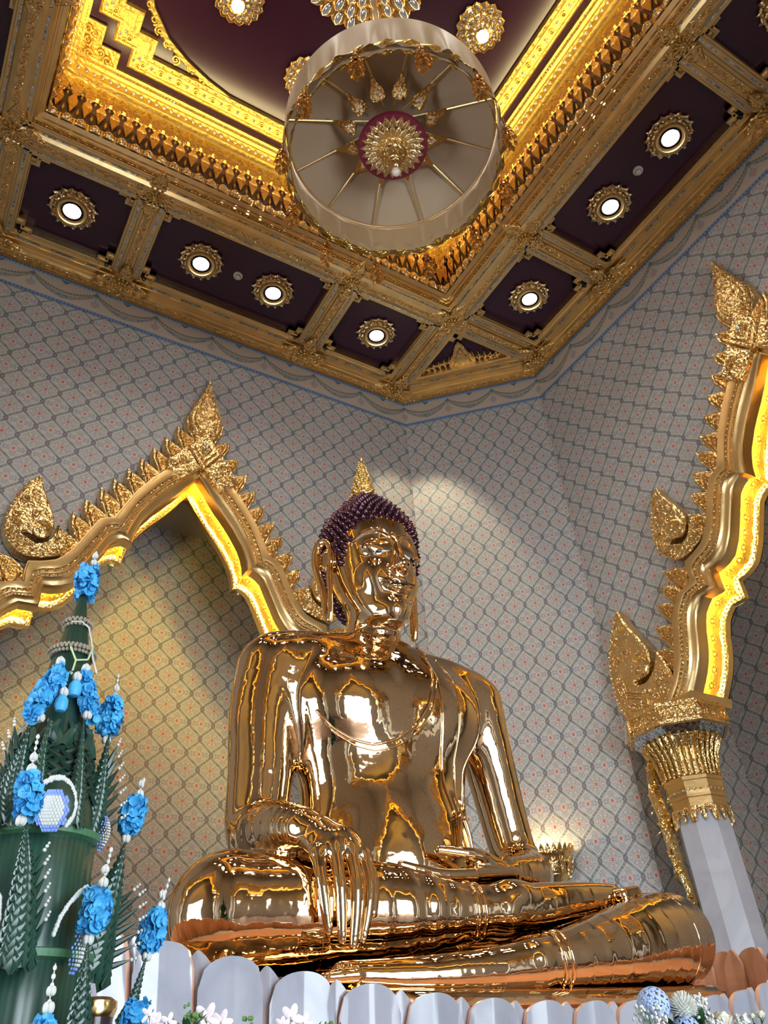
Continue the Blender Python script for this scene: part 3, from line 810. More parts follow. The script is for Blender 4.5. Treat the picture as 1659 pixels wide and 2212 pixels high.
# star fittings of the upper tray and the central medallion
def star_fitting():
    root = empty('star_ceiling_light'); mb = MB(); mc = MB()
    for layer, (rr, zz, n, tilt) in enumerate(((0.37, 0.0, 16, 0.15), (0.27, -0.09, 14, 0.25), (0.17, -0.17, 12, 0.3))):
        for k in range(n):
            a = 2 * PI * (k + 0.5 * layer) / n; w = rr * 0.20
            M = Matrix.Rotation(a, 4, 'Z') @ Matrix.Translation((rr * 0.66, 0, zz)) @ Matrix.Rotation(tilt, 4, 'Y')
            o = [(-rr * 0.3, -w * 0.5), (rr * 0.10, -w), (rr * 0.24, -w * 0.8), (rr * 0.34, 0), (rr * 0.24, w * 0.8), (rr * 0.10, w), (-rr * 0.3, w * 0.5)]
            mb.prism(o, 0.0, -0.03, M=M, bevel=0.014)
            mc.ball((rr * 0.08, 0, -0.03), w * 0.55, n=7, m=4, sc=(1.2, 1, 0.6), M=M)
    mb.lathe([(0.26, 0.0), (0.25, -0.10), (0.17, -0.12), (0.15, -0.2), (0.10, -0.22), (0.09, -0.26)], n=24)
    mb.absorb(mc); mb.obj('petal_tiers', [GOLDB, CRYSTAL], root, smooth=True)
    mb = MB(); mb.ball((0, 0, -0.30), 0.085, n=16, m=10); mb.obj('lamp_globe', LENS, root, smooth=True)
    return root
star = star_fitting(); star.location = (1.9, 0, 14.22)
SL = {0: 'tiered glass flower light right of the parasol on the high tray', 2: 'tiered glass flower light half hidden by the left edge of the parasol', 3: 'tiered glass flower light at the top, left of the big medallion'}
tag(star, SL[0], 'ceiling light', 'tiered flower lights on the high ceiling tray')
for k in range(1, 8):
    a = k * PI / 4; o = dup(star, loc=(1.9 * math.cos(a), 1.9 * math.sin(a), 14.22), rz=a)
    tag(o, SL.get(k, 'tiered flower light hidden above the parasol or behind the viewer'), 'ceiling light', 'tiered flower lights on the high ceiling tray' if k in SL else 'tiered flower lights out of sight')
root = empty('ceiling_medallion', (0, 0, 14.22)); mb = MB(); mc = MB()
for layer, (rr, zz, n, tilt) in enumerate(((1.0, 0.0, 28, 0.1), (0.80, -0.10, 24, 0.2), (0.60, -0.2, 20, 0.25), (0.42, -0.3, 16, 0.3), (0.26, -0.4, 12, 0.35))):
    for k in range(n):
        a = 2 * PI * (k + 0.5 * layer) / n; w = 3.0 * rr / n; L = 0.30
        M = Matrix.Rotation(a, 4, 'Z') @ Matrix.Translation((rr - L, 0, zz)) @ Matrix.Rotation(tilt, 4, 'Y')
        o = [(0.0, -w * 0.8), (L * 0.7, -w), (L * 0.85, -w * 0.7), (L, 0), (L * 0.85, w * 0.7), (L * 0.7, w), (0.0, w * 0.8)]
        mb.prism(o, 0.0, -0.04, M=M, bevel=0.025)
        mc.ball((L * 0.62, 0, -0.045), w * 0.55, n=7, m=4, sc=(1.8, 1, 0.5), M=M)
mb.lathe([(0.5, 0), (0.3, -0.3), (0.2, -0.45), (0.1, -0.5), (0.05, -0.6)], n=24)
mb.absorb(mc); mb.obj('petal_tiers', [GOLDB, CRYSTAL], root, smooth=True)
tag(root, 'huge tiered glass and gilt medallion at the top, behind the parasol', 'ceiling medallion')
# ------------------------------------------------------------------ gilded arches
def resample(P, cuts, counts):
    out = []
    for (a, b), n in zip(zip(cuts[:-1], cuts[1:]), counts):
        seg = P[a:b + 1]; L = [0.0]
        for i in range(1, len(seg)): L.append(L[-1] + math.dist(seg[i], seg[i - 1]))
        for k in range(n):
            t = L[-1] * k / n
            j = max(i for i in range(len(L)) if L[i] <= t + 1e-9); j = min(j, len(seg) - 2)
            u = (t - L[j]) / max(L[j + 1] - L[j], 1e-9)
            out.append((seg[j][0] + (seg[j + 1][0] - seg[j][0]) * u, seg[j][1] + (seg[j + 1][1] - seg[j][1]) * u))
    out.append(P[cuts[-1]]); return out
CNT = [12, 14, 3, 14]
PIN = resample(ARCH_IN, [0, 5, 12, 13, 20], CNT)
POUT = [(a[0] + (b[0] - a[0]) * 0.90, a[1] + (b[1] - a[1]) * 0.90) for a, b in zip(PIN, resample(ARCH_OUT, [0, 6, 11, 13, 19], CNT))]
NP = len(PIN)
def offs(P, d):
    """offset the half profile away from the opening by d"""
    out = []
    for i in range(len(P)):
        a = P[max(i - 1, 0)]; b = P[min(i + 1, len(P) - 1)]
        if i == 0: t = Vector((1, -1.4, 0)); n = Vector((0, 1, 0)); out.append((P[0][0], P[0][1] + d * 1.35)); continue
        t = Vector((b[0] - a[0], b[1] - a[1], 0)).normalized(); n = Vector((-t.y, t.x, 0))
        if n.x < 0 and n.y < 0: n = -n
        out.append((P[i][0] + n.x * d, P[i][1] + n.y * d))
    return out
def L3(d, z, w): return Vector((d, w, z))
LEDY = flatm('led_strip_yellow', (1, 0.75, 0.2), 0.4, ecol=(1.0, 0.74, 0.18), estr=190.0)
LEAFTIPS = [(0.26, 10.03), (0.38, 9.76), (0.53, 9.49), (0.68, 9.23), (0.83, 8.98), (0.98, 8.74), (1.14, 8.51), (1.28, 8.31), (1.44, 8.06), (1.56, 7.81), (1.70, 7.55),
            (2.34, 7.03), (2.47, 6.86), (2.60, 6.65), (2.72, 6.36), (2.79, 6.07)]
HOOK1 = [(2.04, 8.24), (2.18, 8.08), (2.27, 7.81), (2.33, 7.55), (2.33, 7.36), (2.25, 7.19), (2.12, 7.06), (2.01, 7.02), (1.85, 7.03), (1.69, 7.09), (1.6, 7.15), (1.57, 7.25), (1.64, 7.42), (1.72, 7.56), (1.74, 7.46), (1.77, 7.34), (1.84, 7.25), (1.95, 7.21), (2.06, 7.24), (2.12, 7.31), (2.05, 7.35), (1.94, 7.31), (1.84, 7.34), (1.78, 7.42), (1.76, 7.51), (1.79, 7.65), (1.89, 7.86), (1.99, 8.05)]
HOOK2 = [(3.26, 6.92), (3.41, 6.71), (3.52, 6.53), (3.62, 6.3), (3.66, 6.05), (3.67, 5.78), (3.63, 5.54), (3.53, 5.32), (3.27, 5.35), (3.01, 5.33), (2.76, 5.33), (2.68, 5.46), (2.67, 5.66), (2.73, 5.88), (2.81, 6.08), (2.86, 5.96), (2.95, 5.82), (3.09, 5.74), (3.22, 5.74), (3.31, 5.82), (3.23, 5.82), (3.11, 5.81), (3.0, 5.88), (2.94, 5.99), (2.94, 6.16), (3.02, 6.33), (3.12, 6.51), (3.21, 6.71)]
def out_at(z):
    for i in range(1, len(ARCH_OUT)):
        (x0, z0), (x1, z1) = ARCH_OUT[i - 1], ARCH_OUT[i]
        if z0 >= z >= z1 and z0 != z1: return x0 + (x1 - x0) * (z0 - z) / (z0 - z1)
    return ARCH_OUT[-1][0]
def smooth_poly(P, it=2):
    for _ in range(it):
        Q = []
        for i in range(len(P)):
            a, b = P[i], P[(i + 1) % len(P)]
            Q.append((a[0] * 0.8 + b[0] * 0.2, a[1] * 0.8 + b[1] * 0.2)); Q.append((a[0] * 0.2 + b[0] * 0.8, a[1] * 0.2 + b[1] * 0.8))
        P = Q
    return P
XZ = Matrix(((1, 0, 0, 0), (0, 0, 1, 0), (0, 1, 0, 0), (0, 0, 0, 1)))     # prism xy -> (d, z), extrusion -> w

def build_arch():
    root = empty('gilded_arch')
    # front mouldings: from inner lip to outer edge
    SW = [(0.0, 0.02), (0.0, -0.10), (0.02, -0.15), (0.07, -0.165), (0.10, -0.15), (0.20, -0.16), (0.30, -0.175), (0.36, -0.21), (0.44, -0.215), (0.46, -0.235), (0.52, -0.24), (0.54, -0.22), (0.62, -0.225), (0.64, -0.26), (0.72, -0.27), (0.92, -0.275), (0.95, -0.25), (1.0, -0.25), (1.0, 0.0)]
    mb = MB()
    for s in (-1, 1):
        rows = []
        for i in range(NP):
            a, b = PIN[i], POUT[i]
            rows.append([L3(s * (a[0] + (b[0] - a[0]) * t), a[1] + (b[1] - a[1]) * t, w) for t, w in SW])
        mb.grid(rows)
    mb.obj('moulding', GOLD, root, smooth=True)
    # bead rows
    mb = MB()
    for s in (-1, 1):
        for (t, w, r, st_) in ((0.58, -0.235, 0.022, 0.055), (0.40, -0.22, 0.012, 0.035)):
            pts = [Vector((s * (PIN[i][0] + (POUT[i][0] - PIN[i][0]) * t), w, PIN[i][1] + (POUT[i][1] - PIN[i][1]) * t)) for i in range(NP)]
            acc = 0.0
            for i in range(1, NP):
                L = (pts[i] - pts[i - 1]).length; n = max(1, int(L / st_))
                for k in range(n): mb.ball(tuple(pts[i - 1].lerp(pts[i], (k + 0.5) / n)), r, n=5, m=4)
    mb.obj('bead_row', GOLDC, root, smooth=True)
    # lit soffit (recessed), its far lip with a mirrored bead row
    o7 = offs(PIN, 0.085); o3 = offs(PIN, 0.03)
    mb = MB()
    for s in (-1, 1):
        rows = []
        for i in range(NP):
            rows.append([L3(s * PIN[i][0], PIN[i][1], 0.0), L3(s * o7[i][0], o7[i][1], 0.0), L3(s * o7[i][0], o7[i][1], 0.0), L3(s * o7[i][0], o7[i][1], 0.36)][1:])
        mb.grid(rows)
    mb.obj('lit_soffit', SOFFIT, root, smooth=True)
    mb = MB()
    for s in (-1, 1):
        rows = [[L3(s * q[0], q[1], w) for q, w in ((o7[i], 0.36), (o3[i], 0.37), (PIN[i], 0.39), (PIN[i], 0.48), (o3[i], 0.50), (POUT[i], 0.50), (POUT[i], 0.60), (o7[i], 0.60))] for i in range(NP)]
        mb.grid(rows)
        for i in range(1, NP):
            a = Vector(L3(s * o3[i - 1][0], o3[i - 1][1], 0.365)); b = Vector(L3(s * o3[i][0], o3[i][1], 0.365)); n = max(1, int((b - a).length / 0.05))
            mb.cur = 1
            for k in range(n): mb.ball(tuple(a.lerp(b, (k + 0.5) / n)), 0.016, n=5, m=4)
            mb.cur = 0
    mb.obj('far_lip', [GOLDB, CRYSTAL], root, smooth=True)
    # rosettes embossed along the soffit
    mled = MB(); mch = MB()
    o6 = offs(PIN, 0.075); o8 = offs(PIN, 0.032)
    for s in (-1, 1):
        last = None
        for i in range(1, NP):
            a, b = Vector(L3(s * o6[i - 1][0], o6[i - 1][1], 0.22)), Vector(L3(s * o6[i][0], o6[i][1], 0.22))
            if i % 2 == 0 and (b - a).length > 0.03:
                t = (b - a).normalized(); n = Vector((0, 1, 0)).cross(t).normalized()
                c = (a + b) / 2
                M = Matrix(((t.x, 0, n.x, c.x), (t.y, 1, n.y, c.y), (t.z, 0, n.z, c.z), (0, 0, 0, 1))); mb = MB()
                for k in range(8):
                    an = k * PI / 4; mb.ball((0.055 * math.cos(an), 0.055 * math.sin(an), 0), 0.022, n=5, m=3, sc=(1, 1, 0.6), M=M)
                mb.ball((0, 0, 0), 0.025, n=6, m=4, M=M); mb.obj('soffit_rosette', SOFFIT, root, smooth=True)
        pts = [L3(s * q[0], q[1], 0.03) for q in o8]
        qa = offs(PIN, 0.058); qb = offs(PIN, 0.022)
        mled.grid([[L3(s * a[0], a[1], 0.005), L3(s * b[0], b[1], 0.035)] for a, b in zip(qa, qb)])
        qa = offs(PIN, 0.054); qb = offs(PIN, 0.014)
        mch.grid([[L3(s * a[0], a[1], -0.004), L3(s * b[0], b[1], 0.004), L3(s * b[0], b[1], 0.040)] for a, b in zip(qa, qb)])
    mled.obj('led_strip', LEDY, root, fix=False); mch.obj('led_light_shield', GOLD, root, fix=False)  # strip added behind the LEDs to shield the recess from their light
    # flame leaves
    def leaf(A, B, T, s):
        A, B, T = [Vector((p[0], p[1], 0)) for p in (A, B, T)]
        ax = T - (A + B) / 2; L = ax.length; u = ax / L; n = Vector((u.y, -u.x, 0))
        if n.x < 0: n = -n
        hw = 0.5 * abs((B - A).dot(n)) + 0.02
        left = [A + (T - A) * t + n * (-0.070 * math.sin(PI * min(t * 1.15, 1.0)) * (1.0 if t < 0.8 else 0.55)) for t in (0, 0.18, 0.36, 0.54, 0.72, 0.88)]
        right = [B + (T - B) * t + n * (0.052 * math.sin(PI * t) + 0.040 * math.sin(2 * PI * t) * (-1 if t > 0.5 else 1)) for t in (0.92, 0.75, 0.58, 0.40, 0.22, 0.0)]
        P = left + [T] + right
        return [(s * p.x, p.y) for p in P]
    for s in (-1, 1):
        for li, (tx, tz) in enumerate(LEAFTIPS):
            px_, pz_ = (tx - 0.15, tz + 0.25) if li in (0, 11) else LEAFTIPS[li - 1]
            vx, vz = (-0.24, -0.60) if tz > 7.2 else (-0.30, -0.50)
            A = (px_ + vx + 0.030, pz_ + vz - 0.030); B = (tx + vx, tz + vz)
            P = leaf(A, B, (tx + 0.03, tz + 0.02), s)
            mb = MB(); mb.prism(P, -0.06, -0.20, M=XZ, bevel=0.015)
            c = Vector((sum(p[0] for p in P) / len(P), sum(p[1] for p in P) / len(P), 0))
            Q = [(c.x + (p[0] - c.x) * 0.72, c.y + (p[1] - c.y) * 0.76) for p in P]
            mb.cur = 1; mb.prism(Q, -0.19, -0.225, M=XZ, bevel=0.02)
            T = Vector((s * tx, tz, 0)); dr = (T - c) * 0.5
            for k in range(4):
                q = c + dr * (k * 0.42 - 0.75); scroll(mb, (q.x, q.y, -0.225), 0.03 - 0.003 * k, 1.1, 0.011, flip=1 if k % 2 else -1, M=XZ, n=8)
            mb.cur = 0
            mb.obj('flame_leaf', [GOLDC, GOLDD], root, smooth=True)
    # comma shaped finials
    for s in (-1, 1):
        for H, cen, rr in ((HOOK1, (1.93, 7.40), 0.13), (HOOK2, (3.13, 5.93), 0.15)):
            P = smooth_poly([(s * x, z) for x, z in H], 1)
            mb = MB(); mb.prism(P, -0.05, -0.24, M=XZ, bevel=0.02)
            big = H is HOOK2
            # relief: rim beads, scrolls, the polished curl
            n = len(H)
            for i in range(0, 12 if not big else 12):
                a, b = H[i], H[(i + 1) % n]; k = max(1, int(math.dist(a, b) / 0.06))
                for j in range(k):
                    t = (j + 0.5) / k; x = a[0] + (b[0] - a[0]) * t; z = a[1] + (b[1] - a[1]) * t
                    cx, cz = (2.02, 7.45) if not big else (3.25, 5.85)
                    x += (cx - x) * 0.07; z += (cz - z) * 0.07
                    mb.ball((s * x, -0.25, z), 0.018, n=5, m=4)
            sc_ = [(2.15, 7.80, 0.06), (2.06, 7.95, 0.045), (2.22, 7.55, 0.05), (2.2, 7.35, 0.05), (2.08, 7.15, 0.05), (1.9, 7.12, 0.05), (1.72, 7.2, 0.045), (1.68, 7.33, 0.035), (2.0, 7.62, 0.06)] if not big else \
                  [(3.42, 6.45, 0.06), (3.3, 6.62, 0.05), (3.5, 6.2, 0.07), (3.3, 6.25, 0.06), (3.52, 5.95, 0.06), (3.5, 5.7, 0.07), (3.4, 5.5, 0.06), (3.2, 5.5, 0.07), (3.0, 5.48, 0.06), (2.82, 5.5, 0.06), (2.9, 5.65, 0.06), (2.78, 5.75, 0.05), (3.15, 6.1, 0.06), (3.1, 5.62, 0.05)]
            for i, (x, z, r) in enumerate(sc_): scroll(mb, (s * x, z, -0.25), r, 1.4, 0.017, flip=s if i % 2 else -s, M=XZ, n=12)
            for k in range(4):
                f = 0.72 + 0.08 * k; x0, z0 = (2.26, 7.5) if not big else (3.6, 5.9); x1, z1 = (1.95, 7.1) if not big else (3.15, 5.45)
                mb.tube([(s * (cen[0] + (x0 - cen[0]) * f), -0.245, cen[1] + (z0 - cen[1]) * f), (s * (cen[0] + (x0 - cen[0]) * f * 0.9), -0.25, cen[1] + (z1 - cen[1]) * f * 0.55), (s * (cen[0] + (x1 - cen[0]) * f), -0.245, cen[1] + (z1 - cen[1]) * f * 0.95)], [0.008, 0.02, 0.008], n=5)
            m2 = MB(); pts = []; rad = []
            for i in range(26):
                t = i / 25; a = (0.55 - t * 1.9) * PI; q = rr * (1.15 - 0.95 * t)
                cx, cz = cen if not big else (cen[0], cen[1])
                pts.append((s * (cx + q * math.cos(PI - a)), -0.25 + 0.02 * t, cz + q * math.sin(a))); rad.append(0.042 * (1 - 0.55 * t) * (1.25 if big else 1.0))
            m2.tube(pts, rad, n=8)
            fo = mb.obj('comma_finial', GOLDC, root, smooth=True)
            m2.obj('polished_curl', GOLDB, fo, smooth=True)
    # apex leaf and medallion
    half = [(0.0, 10.91), (0.06, 10.66), (0.15, 10.40), (0.24, 10.15), (0.26, 9.98), (0.22, 9.78), (0.12, 9.62), (0.0, 9.56)]
    P = half + [(-x, z) for x, z in half[-2:0:-1]]
    mb = MB(); mb.prism(P, -0.06, -0.24, M=XZ, bevel=0.02)
    Q = [(x * 0.72, 10.1 + (z - 10.1) * 0.76) for x, z in P]; mb.prism(Q, -0.23, -0.27, M=XZ, bevel=0.02)
    for i in range(len(P)):
        a, b = P[i], P[(i + 1) % len(P)]; k = max(1, int(math.dist(a, b) / 0.045))
        for j in range(k):
            t = (j + 0.5) / k; x, z = a[0] + (b[0] - a[0]) * t, a[1] + (b[1] - a[1]) * t
            mb.ball((x * 0.88, -0.25, 10.1 + (z - 10.1) * 0.9), 0.014, n=5, m=3)
    for s in (-1, 1):
        for (x, z, r) in ((0.07, 9.75, 0.05), (0.13, 9.92, 0.05), (0.08, 10.05, 0.05), (0.12, 10.2, 0.045), (0.06, 10.32, 0.04), (0.04, 10.5, 0.03)): scroll(mb, (s * x, z, -0.275), r, 1.3, 0.014, flip=s, M=XZ, n=10)
    mb.obj('apex_leaf', GOLDC, root, smooth=True)
    mb = MB()
    D = [(0, 8.99), (0.24, 9.34), (0.0, 9.72), (-0.24, 9.34)]
    mb.prism(D, -0.2, -0.33, M=XZ, bevel=0.02); mb.prism([(x * 0.7, 9.35 + (z - 9.35) * 0.7) for x, z in D], -0.33, -0.36, M=XZ, bevel=0.015); mb.prism([(x * 0.4, 9.35 + (z - 9.35) * 0.4) for x, z in D], -0.36, -0.385, M=XZ, bevel=0.015)
    for s in (-1, 1):
        W = [(s * x, z) for x, z in ((0.03, 9.04), (0.26, 9.36), (0.40, 9.18), (0.52, 9.02), (0.50, 8.88), (0.40, 8.80), (0.30, 8.72), (0.18, 8.84))]
        mb.prism(W, -0.2, -0.30, M=XZ, bevel=0.02)
        for i, (x, z, r) in enumerate(((0.30, 9.10, 0.09), (0.42, 8.98, 0.06), (0.22, 8.96, 0.06), (0.34, 8.84, 0.05))): scroll(mb, (s * x, z, -0.31), r, 1.6, 0.02, flip=s if i != 1 else -s, M=XZ, n=14)
    for k in range(8): mb.ball((0.05 * math.cos(k * PI / 4), -0.39, 9.35 + 0.05 * math.sin(k * PI / 4)), 0.022, n=6, m=4)
    mb.cur = 1; mb.ball((0, -0.40, 9.35), 0.03, n=8, m=5); mb.cur = 0
    mb.obj('apex_medallion', [GOLDC, CRYSTAL], root, smooth=True)
    # end blocks that rest on the capitals
    for s in (-1, 1):
        mb = MB(); mb.prism([(s * x, z) for x, z in ((2.50, 5.25), (3.55, 5.25), (3.50, 5.36), (2.46, 5.36))], 0.5, -0.28, M=XZ, bevel=0.02)
        mb.obj('springer_block', GOLD, root, smooth=True)
    return root
arch = build_arch()
arch.matrix_world = Matrix.Translation((-0.03, WY, 0))
tag(arch, 'gilded flame-leaf arch on the wall left of the statue, glowing yellow inside', 'arch')
def place_arch(M, lab):
    a = dup(arch); a.matrix_world = M; tag(a, lab, 'arch'); return a
place_arch(Matrix.Translation((WX, 0.0, 0)) @ Matrix.Rotation(-PI / 2, 4, 'Z'), 'gilded flame-leaf arch at the right edge, resting on the marble column')
place_arch(Matrix.Translation((-WX, 0.0, 0)) @ Matrix.Rotation(PI / 2, 4, 'Z'), 'gilded arch over the doorway in the wall left of the viewer')
place_arch(Matrix.Translation((0, -WY, 0)) @ Matrix.Rotation(PI, 4, 'Z'), 'gilded arch over the main doorway behind the viewer')

# ------------------------------------------------------------------ marble columns with gilt capitals
def marble(name, base, vein, scale=1.6):
    m, b = new_mat(name)
    n1 = texnode('ShaderNodeTexNoise', scale, Detail=6.0, Distortion=1.2)
    a = xabs(X(n1.outputs[0]) - 0.5) * 9.0
    fine = X(texnode('ShaderNodeTexNoise', scale * 14, Detail=3.0).outputs[0])
    f = X.m('MINIMUM', a, 1.0)
    setin(b, col=mixc(f, vein, mixc(fine * 0.25, base, vein)), rough=0.16)
    return m
MARBLE = marble('veined_white_marble', (0.56, 0.58, 0.64), (0.50, 0.52, 0.59))
def build_column():
    root = empty('marble_column')
    M8 = Matrix.Rotation(PI / 8, 4, 'Z')
    mb = MB(); mb.lathe([(0.46, 0.0), (0.46, 0.30), (0.40, 0.36), (0.33, 0.42), (0.305, 0.50), (0.305, 4.06)], n=8, M=M8); mb.obj('shaft', MARBLE, root)
    cap = MB(); cap.lathe([(0.315, 4.02), (0.33, 4.05), (0.33, 4.17), (0.345, 4.18), (0.345, 4.21), (0.335, 4.215), (0.35, 4.25), (0.335, 4.27), (0.345, 4.29), (0.345, 4.36), (0.36, 4.37), (0.36, 4.41), (0.335, 4.44), (0.345, 4.60), (0.38, 4.75), (0.45, 4.86), (0.47, 4.875), (0.47, 4.89)], n=8, M=M8)
    co = cap.obj('capital', GOLD, root)
    mb = MB(); ap = math.cos(PI / 8)
    for f in range(8):
        for k in range(4):
            off = (k - 1.5) * 0.25
            def P(z, r, dx=0.0, w=0.0):
                a = f * PI / 4; rr = r * ap; half = r * math.sin(PI / 8); t = off * 2 * half * 1.0 + dx
                return Vector((rr * math.cos(a) - t * math.sin(a), rr * math.sin(a) + t * math.cos(a), z))
            pts = [P(4.44, 0.35), P(4.55, 0.36), P(4.68, 0.385), P(4.80, 0.44), P(4.87, 0.49), P(4.865, 0.51)]
            mb.tube(pts, [0.022, 0.026, 0.03, 0.034, 0.03, 0.012], n=6)
            mb.cur = 1; mb.ball(tuple(P(4.43, 0.365)), 0.02, n=6, m=4); mb.ball(tuple(P(4.255, 0.352)), 0.014, n=5, m=4); mb.cur = 0
    mb.obj('upright_leaves', [GOLDB, GOLDC], co, smooth=True)
    mb = MB()
    for f in range(8):
        M = Matrix.Rotation(f * PI / 4, 4, 'Z') @ Matrix.Translation((0.335 * ap, 0, 4.05)) @ Matrix.Rotation(PI / 2, 4, 'Z') @ Matrix.Rotation(PI / 2, 4, 'X')
        o = [(-0.13, 0.03), (-0.13, -0.08), (-0.115, -0.16), (-0.085, -0.10), (-0.08, -0.02), (-0.03, 0.0), (-0.018, -0.06), (-0.03, -0.09), (0, -0.15), (0.03, -0.09), (0.018, -0.06), (0.03, 0.0), (0.08, -0.02), (0.085, -0.10), (0.115, -0.16), (0.13, -0.08), (0.13, 0.03)]
        mb.prism(o, -0.01, 0.02, M=M, bevel=0.008)
        for s in (-1, 1): scroll(mb, (s * 0.055, -0.045, 0.018), 0.028, 1.2, 0.008, flip=s, M=M, n=8)
    mb.obj('pendant_fringe', GOLDC, co, smooth=True)
    mb = MB(); mb.lathe([(0.475, 4.885), (0.50, 4.905), (0.59, 4.97)], n=8, M=M8); mb.obj('mirror_band', MOSAIC, co)
    mb = MB(); mb.lathe([(0.59, 4.965), (0.635, 4.975), (0.64, 5.00), (0.61, 5.01), (0.61, 5.17), (0.64, 5.18), (0.64, 5.23), (0.3, 5.235)], n=8, M=M8)
    for f in range(8):
        M = Matrix.Rotation(f * PI / 4, 4, 'Z') @ Matrix.Translation((0.61 * ap, 0, 5.09)) @ Matrix.Rotation(PI / 2, 4, 'Z') @ Matrix.Rotation(PI / 2, 4, 'X')
        for i in range(-3, 4): scroll(mb, (i * 0.066, 0.0, 0.005), 0.036, 1.3, 0.013, flip=1 if i % 2 else -1, M=M, n=9)
        mb.prism([(-0.05, -0.07), (0.05, -0.07), (0, 0.09)], 0, 0.03, M=M @ Matrix.Translation((0.235, 0, 0)), bevel=0.01)
    mb.obj('abacus', GOLDC, co, smooth=True)
    # hanging carved garland bracket on the wall side
    mb = MB(); random.seed(5); GR = Matrix.Rotation(math.radians(30), 4, 'Z')
    path = [Vector((0.30, 0, 4.80)), Vector((0.44, 0, 4.62)), Vector((0.46, 0, 4.35)), Vector((0.42, 0, 4.1)), Vector((0.41, 0, 3.8)), Vector((0.40, 0, 3.55)), Vector((0.36, 0, 3.35)), Vector((0.335, 0, 3.15)), Vector((0.325, 0, 3.02))]
    mb.tube(path, [0.03, 0.06, 0.08, 0.08, 0.075, 0.065, 0.055, 0.04, 0.008], n=7)
    for i in range(44):
        t = i / 43 * 7.6; j = int(t); p = path[j].lerp(path[j + 1], t - j); w = 0.115 * (1 - t / 9.5)
        q = p + Vector((random.uniform(-0.7, 0.9) * w, random.uniform(-1, 1) * w, 0)); a = random.uniform(0, 2 * PI)
        dr = Vector((math.cos(a) * 0.6, math.sin(a), -0.9 + random.uniform(-0.3, 0.6))).normalized()
        mb.tube([q, q + dr * 0.05 + Vector((0.015, 0, 0)), q + dr * 0.11], [0.010, 0.032, 0.004], n=6, flat=0.45)
    for i in range(9):
        t = i / 8 * 6.8; j = int(t); p = path[j].lerp(path[j + 1], t - j) + Vector((0.02, (-1) ** i * 0.055, 0))
        for k in range(5):
            a = 2 * PI * k / 5; mb.ball((p.x + 0.01, p.y + 0.034 * math.cos(a), p.z + 0.034 * math.sin(a)), 0.024, n=6, m=4)
        mb.ball((p.x + 0.025, p.y, p.z), 0.018, n=6, m=4)
    mb.v = [tuple(GR @ Vector(v)) for v in mb.v]
    mb.obj('carved_garland', GOLDB, root, smooth=True)
    return root
col0 = build_column()
col0.location = (5.60, 2.98, 0); col0.rotation_euler = (0, 0, PI / 2)
tag(col0, 'white marble column with gilt capital standing right of the statue', 'column')
for i, (x, y, rz, lab) in enumerate(((5.60, -2.98, -PI / 2, 'marble column carrying the far end of the right arch, out of sight'), (2.98, 5.60, 0, 'marble column hidden behind the statue'), (-2.98, 5.60, PI, 'marble column at the left foot of the arch behind the leaf offering'),
                  (-5.60, 2.98, PI / 2, 'marble column beside the left doorway, its far side'), (-5.60, -2.98, -PI / 2, 'marble column beside the left doorway, its near side'), (2.98, -5.60, 0, 'marble column right of the doorway behind the viewer'), (-2.98, -5.60, PI, 'marble column left of the doorway behind the viewer'))):
    c = dup(col0, loc=(x, y, 0), rz=rz); tag(c, lab, 'column')

# ------------------------------------------------------------------ gilt wall sconce on the oblique wall
root = empty('wall_sconce', (4.62, 4.66, 3.50), -PI / 4)
mb = MB(); mb.lathe([(0.10, -0.05), (0.125, -0.03), (0.13, 0.0), (0.11, 0.03), (0.12, 0.05), (0.17, 0.10), (0.20, 0.14), (0.215, 0.20), (0.235, 0.28), (0.25, 0.30), (0.26, 0.31), (0.245, 0.33), (0.25, 0.35), (0.235, 0.35), (0.19, 0.12), (0.02, 0.08)], n=32)
bw = mb.obj('bowl', GOLDB, root, smooth=True)
mb = MB()
for k in range(14):
    a = 2 * PI * k / 14
    M = Matrix.Rotation(a, 4, 'Z') @ Matrix.Translation((0.19, 0, 0.10)) @ Matrix.Rotation(0.30, 4, 'Y') @ Matrix.Rotation(PI / 2, 4, 'Z') @ Matrix.Rotation(PI / 2, 4, 'X')
    mb.prism([(-0.04, 0.17), (0.0, 0.01), (0.04, 0.17), (0.02, 0.13), (0, 0.19), (-0.02, 0.13)], 0.0, 0.015, M=M, bevel=0.005)
    scroll(mb, (0.018, 0.09, 0.018), 0.02, 1.2, 0.006, flip=1, M=M, n=8); scroll(mb, (-0.018, 0.09, 0.018), 0.02, 1.2, 0.006, flip=-1, M=M, n=8)
mb.obj('relief_leaves', GOLDC, root, smooth=True)
mb = MB()
for k in range(26):
    a = 2 * PI * k / 26; M = Matrix.Rotation(a, 4, 'Z') @ Matrix.Translation((0.25, 0, 0.34)) @ Matrix.Rotation(0.35, 4, 'Y') @ Matrix.Rotation(PI / 2, 4, 'Z') @ Matrix.Rotation(PI / 2, 4, 'X')
    mb.prism([(-0.026, 0), (0.026, 0), (0.022, 0.03), (0, 0.07), (-0.022, 0.03)], 0, 0.012, M=M, bevel=0.004)
mb.obj('petal_crown', GOLDB, root, smooth=True)
mb = MB(); mb.ball((0, 0, 0.20), 0.05, n=12, m=8); mb.obj('bulb', flatm('sconce_bulb', (1, 0.9, 0.7), 0.3, ecol=(1.0, 0.82, 0.5), estr=25), root, smooth=True)
mb = MB(); mb.tube([(0, 0.0, -0.03), (0, 0.10, -0.12), (0, 0.28, -0.10), (0, 0.34, 0.0)], 0.025, n=8); mb.obj('wall_bracket', GOLD, root, smooth=True)
lamp('sconce_lamp', 'POINT', (4.62, 4.66, 3.84), 45, (1.0, 0.80, 0.42), size=0.05)
root.scale = (1.22, 1.22, 1.22)
